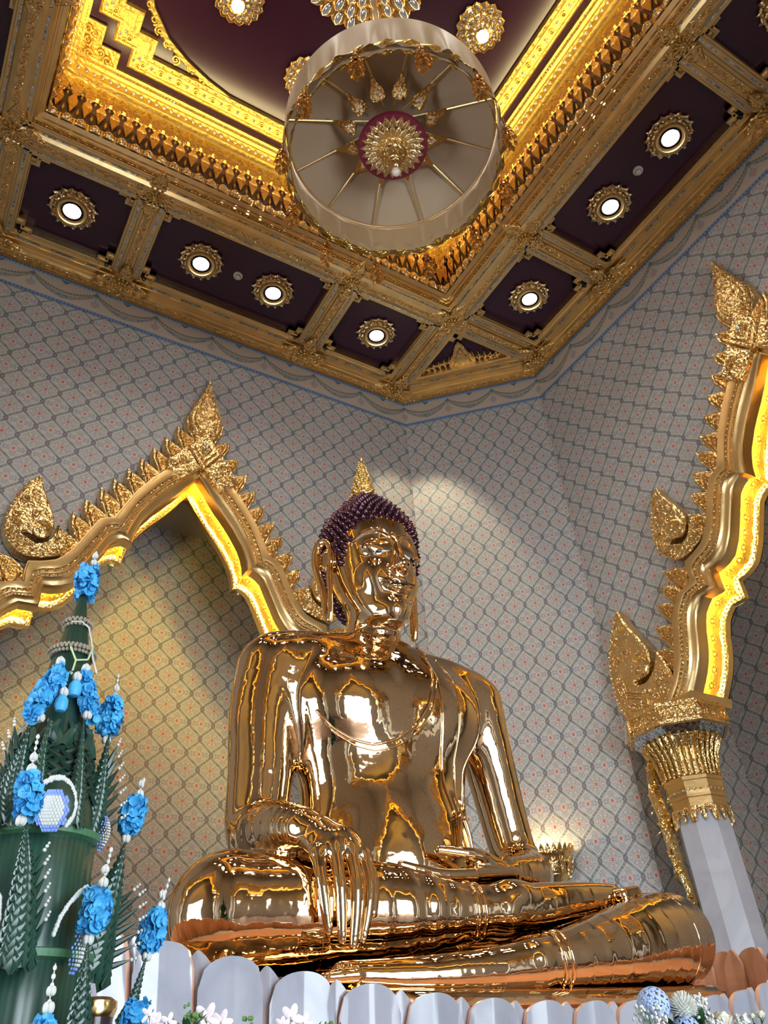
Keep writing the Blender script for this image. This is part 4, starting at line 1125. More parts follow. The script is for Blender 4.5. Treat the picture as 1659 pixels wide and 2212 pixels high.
tag(root, 'small gilt bowl with a leaf rim on the wall, glowing, behind the statue elbow', 'wall lamp')

# ------------------------------------------------------------------ the ceremonial parasol
R_, ZC = 1.07, 9.50
CLOTH = flatm('parasol_cotton', (0.44, 0.335, 0.22), 0.85)
SKIRT, b_ = new_mat('parasol_sheer_skirt')
setin(b_, col=(0.46, 0.30, 0.145), rough=0.5, sheen=0.2)
SKIRT_IN = SKIRT
GHEM = gold_mat('gold_brocade_hem', (0.95, 0.66, 0.18), 0.30, 60, 0.9, 0.02)
par = empty('ceremonial_parasol', (0, 0, ZC))
mb = MB()
rows = []
for (r, z) in ((1.0, 0.0), (0.80, 0.06), (0.55, 0.15), (0.30, 0.26), (0.10, 0.36), (0.02, 0.40)):
    rows.append([Vector((R_ * r * math.cos(2 * PI * k / 96), R_ * r * math.sin(2 * PI * k / 96), z + 0.022 * (1 - abs(math.sin(6 * (2 * PI * k / 96)))) * (r > 0.05) * (-1) * r)) for k in range(96)])
mb.grid(rows, closed_u=True); mb.obj('canopy', CLOTH, par, smooth='all')
mb = MB(); rows = []
N = 220
for j in range(9):
    t = j / 8; row = []
    for k in range(N):
        a = 2 * PI * k / N
        w = 0.018 * t * (math.sin(a * 23 + 2 * math.sin(a * 3)) + 0.6 * math.sin(a * 41 + 1.3)) + 0.02 * t * math.sin(a * 7)
        zb = -0.50 - 0.035 * t * abs(math.sin(a * 6)) * 0.6 + 0.010 * math.sin(a * 30)
        row.append(Vector(((R_ + 0.01 + w) * math.cos(a), (R_ + 0.01 + w) * math.sin(a), 0.02 + t * zb)))
    rows.append(row)
mb.grid(rows, closed_u=True); sk = mb.obj('skirt', SKIRT, par, smooth='all')
# inner gathered valance edge with gold brocade
def hemrow(r0, z0, hgt, amp, lob, name, mat):
    mb = MB(); rows = []
    for j in range(4):
        t = j / 3; row = []
        for k in range(N):
            a = 2 * PI * k / N
            sc_ = abs(math.sin(a * lob))
            row.append(Vector(((r0 + 0.010 * math.sin(a * 31 + j)) * math.cos(a), (r0 + 0.010 * math.sin(a * 31 + j)) * math.sin(a), z0 - hgt * t - amp * sc_ + 0.006 * math.sin(a * 57))))
        rows.append(row)
    mb.grid(rows, closed_u=True); return mb.obj(name, mat, par, smooth='all')
hemrow(R_ + 0.020, -0.435, 0.075, 0.022, 6, 'gold_hem', GHEM)
hemrow(R_ - 0.045, -0.40, 0.10, 0.045, 6, 'inner_valance', SKIRT)
hemrow(R_ - 0.045, -0.49, 0.045, 0.040, 6, 'inner_gold_hem', GHEM)
mb = MB(); mb.tube([(R_ * 0.985 * math.cos(2 * PI * k / 64), R_ * 0.985 * math.sin(2 * PI * k / 64), -0.03) for k in range(65)], 0.012, n=6, cap=False); mb.obj('ring_frame', GOLD, par, smooth=True)
for k in range(12):
    a = 2 * PI * (k + 0.35) / 12; mb = MB()
    mb.tube([(0.20 * math.cos(a), 0.20 * math.sin(a), 0.20), (0.55 * R_ * math.cos(a), 0.55 * R_ * math.sin(a), 0.085), (R_ * 0.985 * math.cos(a), R_ * 0.985 * math.sin(a), -0.03)], 0.011, n=6)
    mb.obj('rib', GOLD, par, smooth=True)
    a2 = a
    M = Matrix.Rotation(a2, 4, 'Z') @ Matrix.Translation((0.36, 0, -0.02)) @ Matrix.Rotation(-0.42, 4, 'Y')
    mb = MB()
    drop = [(0.0, -0.02), (0.015, -0.062), (0.06, -0.078), (0.11, -0.066), (0.17, -0.035), (0.25, -0.012), (0.33, 0), (0.25, 0.012), (0.17, 0.035), (0.11, 0.066), (0.06, 0.078), (0.015, 0.062), (0.0, 0.02)]
    mb.prism(drop, 0.0, -0.012, M=M, bevel=0.004)
    mb.cur = 1
    for (x, y, w) in ((0.03, 0, 0.02), (0.06, -0.028, 0.02), (0.06, 0.028, 0.02), (0.085, -0.012, 0.016), (0.085, 0.012, 0.016), (0.11, 0, 0.012)):
        mb.prism([(x - w, y), (x, y - w * 0.7), (x + w * 1.4, y), (x, y + w * 0.7)], -0.011, -0.022, M=M, bevel=0.003)
    mb.cur = 0
    mb.obj('strut_leaf', [GOLDD, flatm('cut_gilt_leaf', (0.95, 0.84, 0.62), 0.3, 0.6)], par)
mb = MB(); mb.lathe([(0.001, 0.30), (0.05, -0.10), (0.30, -0.16), (0.35, -0.22), (0.35, -0.25), (0.345, -0.265), (0.001, -0.265)], n=48); mb.obj('red_disc', flatm('crimson_disc', (0.16, 0.012, 0.03), 0.4), par, smooth=True)
mb = MB()
for layer, (r, L, n, z, tl) in enumerate(((0.33, 0.24, 24, -0.27, -0.05), (0.26, 0.19, 22, -0.30, 0.12))):
    for k in range(n):
        a = 2 * PI * (k + 0.5 * layer) / n; w = 3.05 * r / n
        M = Matrix.Rotation(a, 4, 'Z') @ Matrix.Translation((r - L, 0, z)) @ Matrix.Rotation(tl, 4, 'Y')
        mb.prism([(0, -w * 0.4), (L * 0.45, -w * 0.9), (L * 0.72, -w * 0.85), (L * 0.88, -w * 0.5), (L, 0), (L * 0.88, w * 0.5), (L * 0.72, w * 0.85), (L * 0.45, w * 0.9), (0, w * 0.4)], 0, -0.016, M=M, bevel=0.01)
        mb.prism([(L * 0.1, -w * 0.15), (L * 0.5, -w * 0.4), (L * 0.85, 0), (L * 0.5, w * 0.4), (L * 0.1, w * 0.15)], -0.016, -0.026, M=M, bevel=0.006)
mb.obj('lotus_petals', gold_mat('pale_gilt', (0.80, 0.62, 0.36), 0.3, 60, 0.8, 0.01), par, smooth=True)
mb = MB(); mb.lathe([(0.14, -0.29), (0.145, -0.33), (0.125, -0.36), (0.13, -0.40), (0.11, -0.42), (0.10, -0.46), (0.085, -0.48), (0.08, -0.53), (0.06, -0.55), (0.05, -0.60), (0.03, -0.63), (0.01, -0.66)], n=32)
for k in range(20): mb.ball((0.135 * math.cos(k * PI / 10), 0.135 * math.sin(k * PI / 10), -0.37), 0.016, n=5, m=4)
for k in range(14): mb.ball((0.098 * math.cos(k * PI / 7), 0.098 * math.sin(k * PI / 7), -0.47), 0.013, n=5, m=4)
mb.obj('finial', GOLDC, par, smooth=True)
mb = MB(); mb.ball((0, 0, -0.70), 0.045, n=16, m=10); mb.obj('pearl', flatm('pearl_ball', (0.72, 0.62, 0.54), 0.12), par, smooth=True)
mb = MB(); mb.tube([(0, 0, 0.38), (0, 0, 4.15)], 0.022, n=8); mb.obj('hanging_rod', GOLD, par, smooth=True)
def tassel():
    mb = MB(); random.seed(11)
    mb.tube([(0, 0, 0.05), (0, 0, -0.10)], 0.004, n=4)
    mb.lathe([(0.004, -0.08), (0.022, -0.10), (0.018, -0.13), (0.026, -0.15), (0.012, -0.18)], n=8)
    for lv in range(6):
        z = -0.14 - lv * 0.05; n = 5
        for k in range(n):
            a = 2 * PI * (k + lv * 0.5) / n + random.uniform(-0.2, 0.2); r = 0.022 + 0.008 * lv if lv < 4 else 0.045 - 0.01 * (lv - 4)
            p = Vector((r * math.cos(a), r * math.sin(a), z)); d = Vector((math.cos(a) * 0.5, math.sin(a) * 0.5, -1)).normalized()
            mb.tube([p, p + d * 0.03, p + d * 0.062], [0.006, 0.022, 0.010], n=5, flat=0.4)
    return mb
tm = tassel()
TGOLD = gold_mat('amber_tassel', (0.80, 0.46, 0.14), 0.25, 50, 0.4, 0.006, 'fine')
first = None
for k in range(12):
    a = 2 * PI * (k + 0.35) / 12
    if first is None: first = tm.obj('tassel', TGOLD, par, smooth=True); o = first
    else:
        o = first.copy(); COL.objects.link(o); o.parent = par
    o.location = ((R_ + 0.03) * math.cos(a), (R_ + 0.03) * math.sin(a), -0.50); o.rotation_euler = (0, 0, a * 3)
tag(par, 'round cream parasol with gold hem and tassels hanging over the statue', 'parasol')
# ------------------------------------------------------------------ the seated golden Buddha, modelled as a smooth implicit surface
BO = np.array([0.0, 0.922, 2.0])          # statue origin: middle of the seat
def smin(a, b, k):
    h = np.clip(0.5 + 0.5 * (b - a) / k, 0, 1)
    return b * (1 - h) + a * h - k * h * (1 - h)
def cone(P, a, b, ra, rb, sc=(1, 1, 1)):
    a = np.array(a, float); b = np.array(b, float); s = np.array(sc, float)
    Q = (P - a) / s; d = (b - a) / s; L2 = d @ d
    t = np.clip(Q @ d / L2, 0, 1)
    return (np.linalg.norm(Q - t[:, None] * d, axis=1) - (ra + (rb - ra) * t)) * s.min()
def ell(P, c, r):
    r = np.array(r, float); Q = (P - np.array(c, float))
    k0 = np.linalg.norm(Q / r, axis=1); k1 = np.linalg.norm(Q / (r * r), axis=1)
    return k0 * (k0 - 1.0) / np.maximum(k1, 1e-6)
def hinterp(z, Z, V):
    """smooth (Hermite) interpolation through the table"""
    Z = np.array(Z, float); V = np.array(V, float)
    m = np.gradient(V, Z); i = np.clip(np.searchsorted(Z, z) - 1, 0, len(Z) - 2)
    h = Z[i + 1] - Z[i]; t = np.clip((z - Z[i]) / h, 0, 1)
    return V[i] * (2 * t**3 - 3 * t**2 + 1) + m[i] * h * (t**3 - 2 * t**2 + t) + V[i + 1] * (-2 * t**3 + 3 * t**2) + m[i + 1] * h * (t**3 - t**2)
def loft(P, T, e=2.2):
    T = np.array(T, float); z = P[:, 2]
    a = np.maximum(hinterp(z, T[:, 0], T[:, 1]), 0.02); b = np.maximum(hinterp(z, T[:, 0], T[:, 2]), 0.02); yc = hinterp(z, T[:, 0], T[:, 3])
    x = np.abs(P[:, 0]) / a; y = np.abs(P[:, 1] - yc) / b
    q = (x**e + y**e)**(1 / e)
    f = (q - 1) * np.minimum(a, b) * 0.9
    zt = np.maximum(z - T[-1, 0], T[0, 0] - z)
    return np.where(zt > 0, np.maximum(f, zt), f)
TORSO = [(-0.02, .52, .38, 0), (.15, .58, .42, 0), (.35, .60, .42, -.02), (.6, .57, .37, -.03), (.85, .560, .335, -.02), (1.05, .550, .33, -.02), (1.25, .580, .345, -.02),
         (1.45, .645, .37, -.01), (1.65, .69, .385, 0), (1.82, .72, .36, .01), (1.95, .70, .30, .02), (2.05, .61, .235, .02), (2.12, .43, .18, .02), (2.17, .25, .15, .02), (2.205, .13, .11, .02)]
def chain(P, pts, k=None, sc=(1, 1, 1)):
    A = np.array(pts, float); n = len(A)
    if n > 2:                                   # rounded joints: subdivide along a Catmull-Rom curve
        E = np.vstack([2 * A[0] - A[1], A, 2 * A[-1] - A[-2]]); Q = []
        m = 3
        for i in range(1, n):
            p0, p1, p2, p3 = E[i - 1], E[i], E[i + 1], E[i + 2]
            for q in range(m):
                t = q / m; Q.append(0.5 * (2 * p1 + (p2 - p0) * t + (2 * p0 - 5 * p1 + 4 * p2 - p3) * t * t + (3 * p1 - p0 - 3 * p2 + p3) * t**3))
        Q.append(A[-1]); A = np.array(Q)
    f = None
    for a, b in zip(A[:-1], A[1:]):
        g = cone(P, a[:3], b[:3], a[3], b[3], sc); f = g if f is None else np.minimum(f, g)
    return f
RARM = [(-.77, .01, 1.82, .225), (-.825, .02, 1.52, .200), (-.830, .02, 1.15, .182), (-.845, .02, .90, .172), (-.855, -.04, .79, .155)]
RFORE = [(-.855, -.04, .79, .155), (-.885, -.30, .765, .145), (-.890, -.52, .715, .118), (-.87, -.64, .680, .095)]
LARM = [(.78, .01, 1.82, .225), (.86, .02, 1.52, .182), (.93, .03, 1.15, .158), (.975, .02, .86, .148), (.97, -.05, .72, .145)]
LFORE = [(.97, -.05, .70, .145), (.86, -.24, .64, .148), (.68, -.38, .60, .118), (.50, -.46, .585, .090)]
RTHIGH = [(-.28, .02, .34, .34), (-.70, -.16, .36, .33), (-1.12, -.33, .345, .285)]
RSHIN = [(-1.10, -.36, .34, .280), (-.72, -.50, .335, .255), (-.35, -.61, .33, .215), (0.0, -.70, .325, .135), (.22, -.73, .34, .115)]
RFOOT = [(.22, -.73, .335, .125), (.50, -.72, .37, .115), (.85, -.67, .425, .090), (1.15, -.61, .47, .062)]
LTHIGH = [(.30, .02, .32, .34), (.95, -.20, .28, .31), (1.58, -.48, .26, .255)]
LSHIN = [(1.60, -.56, .255, .255), (1.25, -.74, .21, .235), (.85, -.88, .155, .190), (.45, -.95, .095, .135), (.18, -.97, .065, .10)]
LFOOT = [(.18, -.97, .06, .105), (-.15, -.95, .03, .090), (-.50, -.90, .02, .075), (-.78, -.84, .03, .055)]
def body_f(P):
    f = loft(P + np.array([.015, 0, 0]), TORSO)
    for s in (-1, 1):
        f = smin(f, ell(P, (s * .30, -.20, 1.60), (.30, .19, .24)), .16)          # breasts
        f = smin(f, ell(P, (s * .56, .01, 1.93), (.27, .20, .155)), .14)
        f = smin(f, ell(P, (s * .33, -.375, 1.545), (.022, .022, .022)), .015)    # nipples
    f = smin(f, ell(P, (0, -.24, .72), (.34, .20, .36)), .18)                     # belly
    ra, la = chain(P, RARM), chain(P, LARM)
    f = smin(f, ra, .10); f = smin(f, la, .10)
    fore = np.minimum(smin(chain(P, RFORE), ra, .05), smin(chain(P, LFORE), la, .05))
    leg = smin(chain(P, RTHIGH, .10), chain(P, LTHIGH, .10), .12)
    leg = smin(leg, ell(P, (0, -.12, .22), (.70, .42, .24)), .12)
    f = smin(f, leg, .10)
    f = smin(f, fore, .012)
    f = smin(f, chain(P, RSHIN, .06), .035)
    f = smin(f, chain(P, LSHIN, .06, (1, 1, 1.0)), .03)
    f = smin(f, chain(P, RFOOT, .05, (1, .85, 1)), .03)
    f = smin(f, ell(P, (.30, -.73, .40), (.13, .12, .085)), .04)                  # heel
    f = smin(f, chain(P, LFOOT, .05), .03)
    for k in range(5):                                                            # toes of the upturned foot
        f = smin(f, cone(P, (1.14, -.70 + .045 * k, .455 + .006 * k), (1.27 + .015 * k, -.69 + .045 * k, .485 + .004 * k), .036, .026), .015)
        f = smin(f, cone(P, (-.76, -.93 + .04 * k, .02), (-.88, -.90 + .04 * k, .015), .032, .024), .012)
    return f
HEAD = [(2.195, .07, .10, -.215), (2.22, .12, .145, -.175), (2.28, .172, .205, -.125), (2.38, .222, .27, -.07), (2.5, .264, .32, -.03), (2.65, .300, .345, -.01), (2.8, .325, .36, .005),
        (2.95, .335, .365, .015), (3.08, .325, .350, .025), (3.18, .275, .30, .03), (3.28, .205, .235, .04), (3.37, .135, .16, .045), (3.43, .08, .09, .045)]
def head_f(P):
    f = loft(P, HEAD, 2.15)
    f = smin(f, cone(P, (0, .02, 1.95), (0, .02, 2.5), .205, .18), .05)
    f = smin(f, ell(P, (0, -.29, 2.275), (.085, .075, .07)), .07)                 # chin
    for s in (-1, 1):
        f = smin(f, ell(P, (s * .115, -.262, 2.53), (.09, .07, .09)), .08)         # cheeks
        f = smin(f, ell(P, (s * .135, -.306, 2.738), (.095, .036, .040)), .050)   # lids
        f = -smin(-f, ell(P, (s * .125, -.392, 2.815), (.085, .030, .026)), .04)
        br = chain(P, [(s * .020, -.362, 2.80, .006), (s * .05, -.362, 2.855, .006), (s * .13, -.341, 2.885, .006), (s * .22, -.282, 2.865, .005), (s * .285, -.215, 2.80, .003)], .03)
        f = smin(f, br, .026)
        f = smin(f, ell(P, (s * .043, -.384, 2.566), (.027, .036, .020)), .034)   # nostril wings
    f = smin(f, chain(P, [(0, -.362, 2.85, .018), (0, -.398, 2.70, .025), (0, -.432, 2.60, .030), (0, -.436, 2.580, .032)], .03), .028)
    for s in (-1, 1):
        f = smin(f, chain(P, [(0, -.372, 2.462, .016), (s * .035, -.372, 2.475, .020), (s * .085, -.346, 2.462, .016), (s * .130, -.312, 2.482, .006)], .012), .016)
        f = smin(f, chain(P, [(0, -.362, 2.418, .026), (s * .05, -.352, 2.422, .021), (s * .105, -.325, 2.452, .008)], .012), .018)
        g = chain(P, [(0, -.398, 2.444, .006), (s * .05, -.385, 2.450, .006), (s * .10, -.350, 2.456, .006), (s * .138, -.322, 2.476, .004)], .006)
        f = -smin(-f, g, .008)
        # long ears
        rim = chain(P, [(s * .352, -.03, 2.74, .018), (s * .362, -.035, 2.86, .022), (s * .385, .0, 2.915, .026), (s * .415, .06, 2.885, .030), (s * .418, .085, 2.76, .030), (s * .395, .07, 2.62, .028), (s * .375, .05, 2.50, .025), (s * .362, .045, 2.36, .023), (s * .352, .03, 2.29, .025)], .035)
        f = smin(f, rim, .015)
        f = smin(f, chain(P, [(s * .350, -.025, 2.74, .018), (s * .355, -.01, 2.62, .026), (s * .356, -.015, 2.50, .020), (s * .352, -.008, 2.36, .019), (s * .350, .015, 2.28, .022)], .035), .012)
        f = smin(f, ell(P, (s * .345, .03, 2.78), (.045, .07, .10)), .02)
    for z in (2.11, 2.16, 2.21):
        q = np.sqrt(P[:, 0]**2 + (P[:, 1] - .02)**2)
        f = np.where(True, -smin(-f, np.sqrt((q - .196)**2 + (P[:, 2] - z + .03 * (-P[:, 1]))**2) - .003, .008), f)
    return f
def finger(P, pts):
    return chain(P, pts, .012)
KN = [(-.868, -.800, .530), (-.800, -.835, .550), (-.722, -.845, .550), (-.645, -.815, .530)]
TIP = [(-.850, -.855, .195), (-.797, -.880, .158), (-.745, -.885, .140), (-.685, -.862, .165)]
def rhand_f(P):
    f = chain(P, RFORE[1:], .05)
    w = (-.87, -.64, .680)
    f = smin(f, cone(P, w, (-.82, -.72, .650), .092, .075), .03)
    f = smin(f, ell(P, (-.765, -.745, .605), (.135, .120, .075)), .05)
    for i, k in enumerate(KN):
        f = smin(f, cone(P, (w[0] + .01 + .045 * i, w[1] - .04, w[2] - .03), k, .055, .040), .045)
    g = None
    for i, (k, t) in enumerate(zip(KN, TIP)):
        k, t = np.array(k), np.array(t); d = t - k; o = np.array([0.02 * (i - 1.5) * 0.6, -.035, 0])
        a = k + d * .36 + o; b = k + d * .70 + o * .75
        h = finger(P, [(*k, .036), (*a, .028), (*b, .025), (*t, .019)])
        g = h if g is None else np.minimum(g, h)
    f = smin(f, g, .022)
    th = finger(P, [(-.70, -.72, .58, .045), (-.595, -.76, .50, .038), (-.572, -.785, .40, .031), (-.590, -.800, .285, .023)])
    return smin(f, th, .03)
def lhand_f(P):
    f = chain(P, LFORE[1:], .05)
    f = smin(f, cone(P, (.46, -.47, .575), (.20, -.50, .545), .085, .075, (1, 1.35, .75)), .04)
    g = None
    for i in range(4):
        y0 = -.600 + .058 * i; z0 = .530 + .004 * i; L = (.0, .06, .05, .0)[i]
        h = finger(P, [(.16, y0, z0, .036), (-.02, y0 - .008, z0 - .012, .032), (-.17 - L * .6, y0 - .004, z0 + .004, .028), (-.29 - L, y0 + .004, z0 + .030, .020)])
        g = h if g is None else np.minimum(g, h)
    f = smin(f, g, .020)
    return smin(f, finger(P, [(.40, -.52, .600, .045), (.25, -.56, .640, .038), (.12, -.55, .655, .031), (.0, -.53, .665, .024)]), .025)

def surface_nets(fn, lo, hi, h):
    lo = np.array(lo, float); n = np.ceil((np.array(hi) - lo) / h).astype(int) + 1
    ax = [lo[i] + h * np.arange(n[i]) for i in range(3)]
    F = np.empty(n, np.float32)
    # coarse pass finds the blocks near the surface; only those are sampled finely
    B = 5; nb = np.ceil(n / B).astype(int)
    cc = np.stack(np.meshgrid(*[lo[i] + h * (np.arange(nb[i]) * B + (B - 1) / 2) for i in range(3)], indexing='ij'), -1).reshape(-1, 3)
    fc = fn(cc); near = np.abs(fc) < h * B * 1.25
    F[:] = np.repeat(np.repeat(np.repeat(fc.reshape(nb), B, 0), B, 1), B, 2)[:n[0], :n[1], :n[2]]
    ij = np.argwhere(near.reshape(nb)); o = np.stack(np.meshgrid(*[np.arange(B)] * 3, indexing='ij'), -1).reshape(-1, 3)
    for c0 in range(0, len(ij), 2000):
        K = (ij[c0:c0 + 2000, None, :] * B + o[None]).reshape(-1, 3); K = K[(K < n).all(1)]
        F[K[:, 0], K[:, 1], K[:, 2]] = fn(lo + K * h)
    S = F < 0
    c = S[:-1, :-1, :-1].astype(np.int8)
    cnt = np.zeros_like(c, dtype=np.int16)
    for a in (0, 1):
        for b in (0, 1):
            for d in (0, 1): cnt += S[a:n[0] - 1 + a, b:n[1] - 1 + b, d:n[2] - 1 + d]
    act = (cnt > 0) & (cnt < 8)
    idx = -np.ones(act.shape, np.int64); cells = np.argwhere(act); idx[act] = np.arange(len(cells))
    acc = np.zeros((len(cells), 3)); w = np.zeros(len(cells))
    for axis in range(3):
        for o1 in (0, 1):
            for o2 in (0, 1):
                off = [0, 0, 0]; oth = [k for k in range(3) if k != axis]; off[oth[0]] = o1; off[oth[1]] = o2
                A = cells + off; B = A.copy(); B[:, axis] += 1
                fa = F[A[:, 0], A[:, 1], A[:, 2]]; fb = F[B[:, 0], B[:, 1], B[:, 2]]
                m = (fa < 0) != (fb < 0)
                t = np.where(m, fa / np.where(m, fa - fb, 1), 0)
                p = np.array(off, float) + np.zeros((len(cells), 3)); p[:, axis] = t
                acc[m] += p[m]; w[m] += 1
    V = lo + (cells + acc / w[:, None]) * h
    faces = []
    for axis in range(3):
        u, v = [(1, 2), (2, 0), (0, 1)][axis]
        a = S; sl0 = [slice(None)] * 3; sl1 = [slice(None)] * 3; sl0[axis] = slice(0, -1); sl1[axis] = slice(1, None)
        E = S[tuple(sl0)] != S[tuple(sl1)]
        e = np.argwhere(E); e = e[(e[:, u] > 0) & (e[:, v] > 0) & (e[:, u] < n[u] - 1) & (e[:, v] < n[v] - 1)]
        ins = S[e[:, 0], e[:, 1], e[:, 2]]
        q = []
        for du, dv in ((1, 1), (0, 1), (0, 0), (1, 0)):
            g = e.copy(); g[:, u] -= du; g[:, v] -= dv; q.append(idx[g[:, 0], g[:, 1], g[:, 2]])
        q = np.stack(q, 1); q[~ins] = q[~ins][:, ::-1]; q = q[(q >= 0).all(1)]
        faces.append(q)
    faces = np.concatenate(faces)
    e = h * 0.05
    def grad(P):
        G = np.stack([fn(P + d) - fn(P - d) for d in (np.array([e, 0, 0]), np.array([0, e, 0]), np.array([0, 0, e]))], 1) / (2 * e)
        return G
    for _ in range(3):
        G = grad(V); f = fn(V); g2 = np.maximum((G * G).sum(1), 0.05)
        st = -(f / g2)[:, None] * G; ln = np.linalg.norm(st, axis=1, keepdims=True); st *= np.minimum(1, 0.7 * h / np.maximum(ln, 1e-9))
        V = V + st
    G = grad(V); N = G / np.maximum(np.linalg.norm(G, axis=1, keepdims=True), 1e-9)
    return V, faces, N
def implicit_obj(name, fn, lo, hi, h, mat, parent):
    V, Fq, N = surface_nets(fn, lo, hi, h)
    me = bpy.data.meshes.new(name)
    me.vertices.add(len(V)); me.vertices.foreach_set('co', V.astype(np.float32).ravel())
    me.loops.add(len(Fq) * 4); me.loops.foreach_set('vertex_index', Fq.astype(np.int32).ravel())
    me.polygons.add(len(Fq)); me.polygons.foreach_set('loop_start', np.arange(0, len(Fq) * 4, 4, dtype=np.int32))
    me.update(calc_edges=True); me.validate()
    me.polygons.foreach_set('use_smooth', [True] * len(me.polygons))
    if len(me.vertices) == len(N): me.normals_split_custom_set_from_vertices([tuple(x) for x in N])
    me.materials.append(mat)
    o = bpy.data.objects.new(name, me); COL.objects.link(o); o.parent = parent
    return o
BG, b_ = new_mat('polished_gold')
setin(b_, col=(0.84, 0.60, 0.35), metal=1.0, rough=0.045)
n1 = X(texnode('ShaderNodeTexNoise', 2.6, Detail=2.0).outputs[0]); n2 = X(texnode('ShaderNodeTexNoise', 11.0, Detail=2.0).outputs[0])
bump(b_, n1 + n2 * 0.16, 0.35, 0.05)
buddha = empty('seated_buddha_statue', tuple(BO))
tag(buddha, 'large polished gold seated Buddha statue with flame finial in the middle', 'statue')
body = implicit_obj('body', body_f, (-1.50, -1.20, -.16), (1.98, .55, 2.42), 0.022, BG, buddha)
BGH = BG.copy(); BGH.name = 'polished_gold_fine'
for n_ in BGH.node_tree.nodes:
    if n_.type == 'BUMP': n_.inputs['Strength'].default_value = 0.12
head = implicit_obj('head', head_f, (-.50, -.50, 2.04), (.50, .45, 3.48), 0.0098, BGH, buddha)
rh = implicit_obj('right_hand', rhand_f, (-1.03, -.96, .08), (-.44, -.30, .90), 0.0095, BGH, buddha)
lh = implicit_obj('left_hand', lhand_f, (-.40, -.70, .44), (1.02, -.10, .80), 0.0100, BGH, buddha)
# hair: rows of small snail curls over the skull
def curlmat():
    m, b = new_mat('dark_bronze_curls'); setin(b, col=(0.075, 0.030, 0.042), metal=0.8, rough=0.16); return m
CURL = curlmat()
T = np.array(HEAD)
def hairz(th):
    """lowest hair height for direction th (0 = front)"""
    a = abs(th)
    if a < 0.9: return 3.02 - 0.09 * (a / 0.9)**2
    if a < 1.35: return 2.93 - (a - 0.9) / 0.45 * 0.30
    if a < 1.62: return 2.63
    return 2.50 - min((a - 1.62) / 0.6, 1) * 0.18
mb = MB(); z = 2.30; row = 0
while z < 3.45:
    a = float(hinterp(np.array([z]), T[:, 0], T[:, 1])[0]) + 0.010; b = float(hinterp(np.array([z]), T[:, 0], T[:, 2])[0]) + 0.010; yc = float(hinterp(np.array([z]), T[:, 0], T[:, 3])[0])
    n = max(5, int(2 * PI * (a + b) / 2 / 0.056))
    for k in range(n):
        th = 2 * PI * (k + 0.5 * (row % 2)) / n; th = th - 2 * PI if th > PI else th
        if z < hairz(th): continue
        if 1.40 < abs(th) < 1.95 and z < 2.93: continue
        p = Vector((a * math.sin(th), yc - b * math.cos(th), z)); nr = Vector((math.sin(th) / a, -math.cos(th) / b, (z - 2.75) * 1.9 if z > 2.75 else 0)).normalized()
        q = nr.to_track_quat('Z', 'Y').to_matrix().to_4x4(); M = Matrix.Translation(p) @ q
        mb.lathe([(0.026, -0.02), (0.029, 0.004), (0.022, 0.013), (0.021, 0.019), (0.013, 0.027), (0.002, 0.040)], n=7, M=M)
    step = 0.050 if z < 3.1 else 0.032
    z += step; row += 1
mb.obj('hair_curls', CURL, buddha, smooth='all')
mb = MB(); mb.ball((0, 0.045, 3.40), 0.125, n=20, m=10, sc=(1, 1, 0.75))
mb.obj('topknot', CURL, buddha, smooth=True)
# flame finial
mb = MB(); mb.lathe([(0.10, 3.40), (0.118, 3.44), (0.108, 3.475), (0.095, 3.49), (0.092, 3.53), (0.070, 3.60), (0.050, 3.68), (0.034, 3.75), (0.020, 3.82), (0.008, 3.90)], n=20, M=Matrix.Translation((0, 0.045, 0)))
for lv in range(13):
    z0 = 3.47 + lv * 0.029; r = 0.098 - lv * 0.0070; n = max(6, 12 - lv // 2)
    for k in range(n):
        a = 2 * PI * (k + 0.5 * (lv % 2)) / n
        p = Vector((r * math.cos(a), 0.045 + r * math.sin(a), z0)); tt = Vector((math.cos(a + 0.6) * 0.25, math.sin(a + 0.6) * 0.25, 1))
        mb.tube([p, p + Vector((math.cos(a), math.sin(a), 1.2)) * 0.009, p + tt * 0.045], [0.006, 0.010, 0.002], n=6)
mb.obj('flame_finial', gold_mat('finial_gold', (0.95, 0.72, 0.34), 0.15, 60, 0.2, 0.006), buddha, smooth='all')
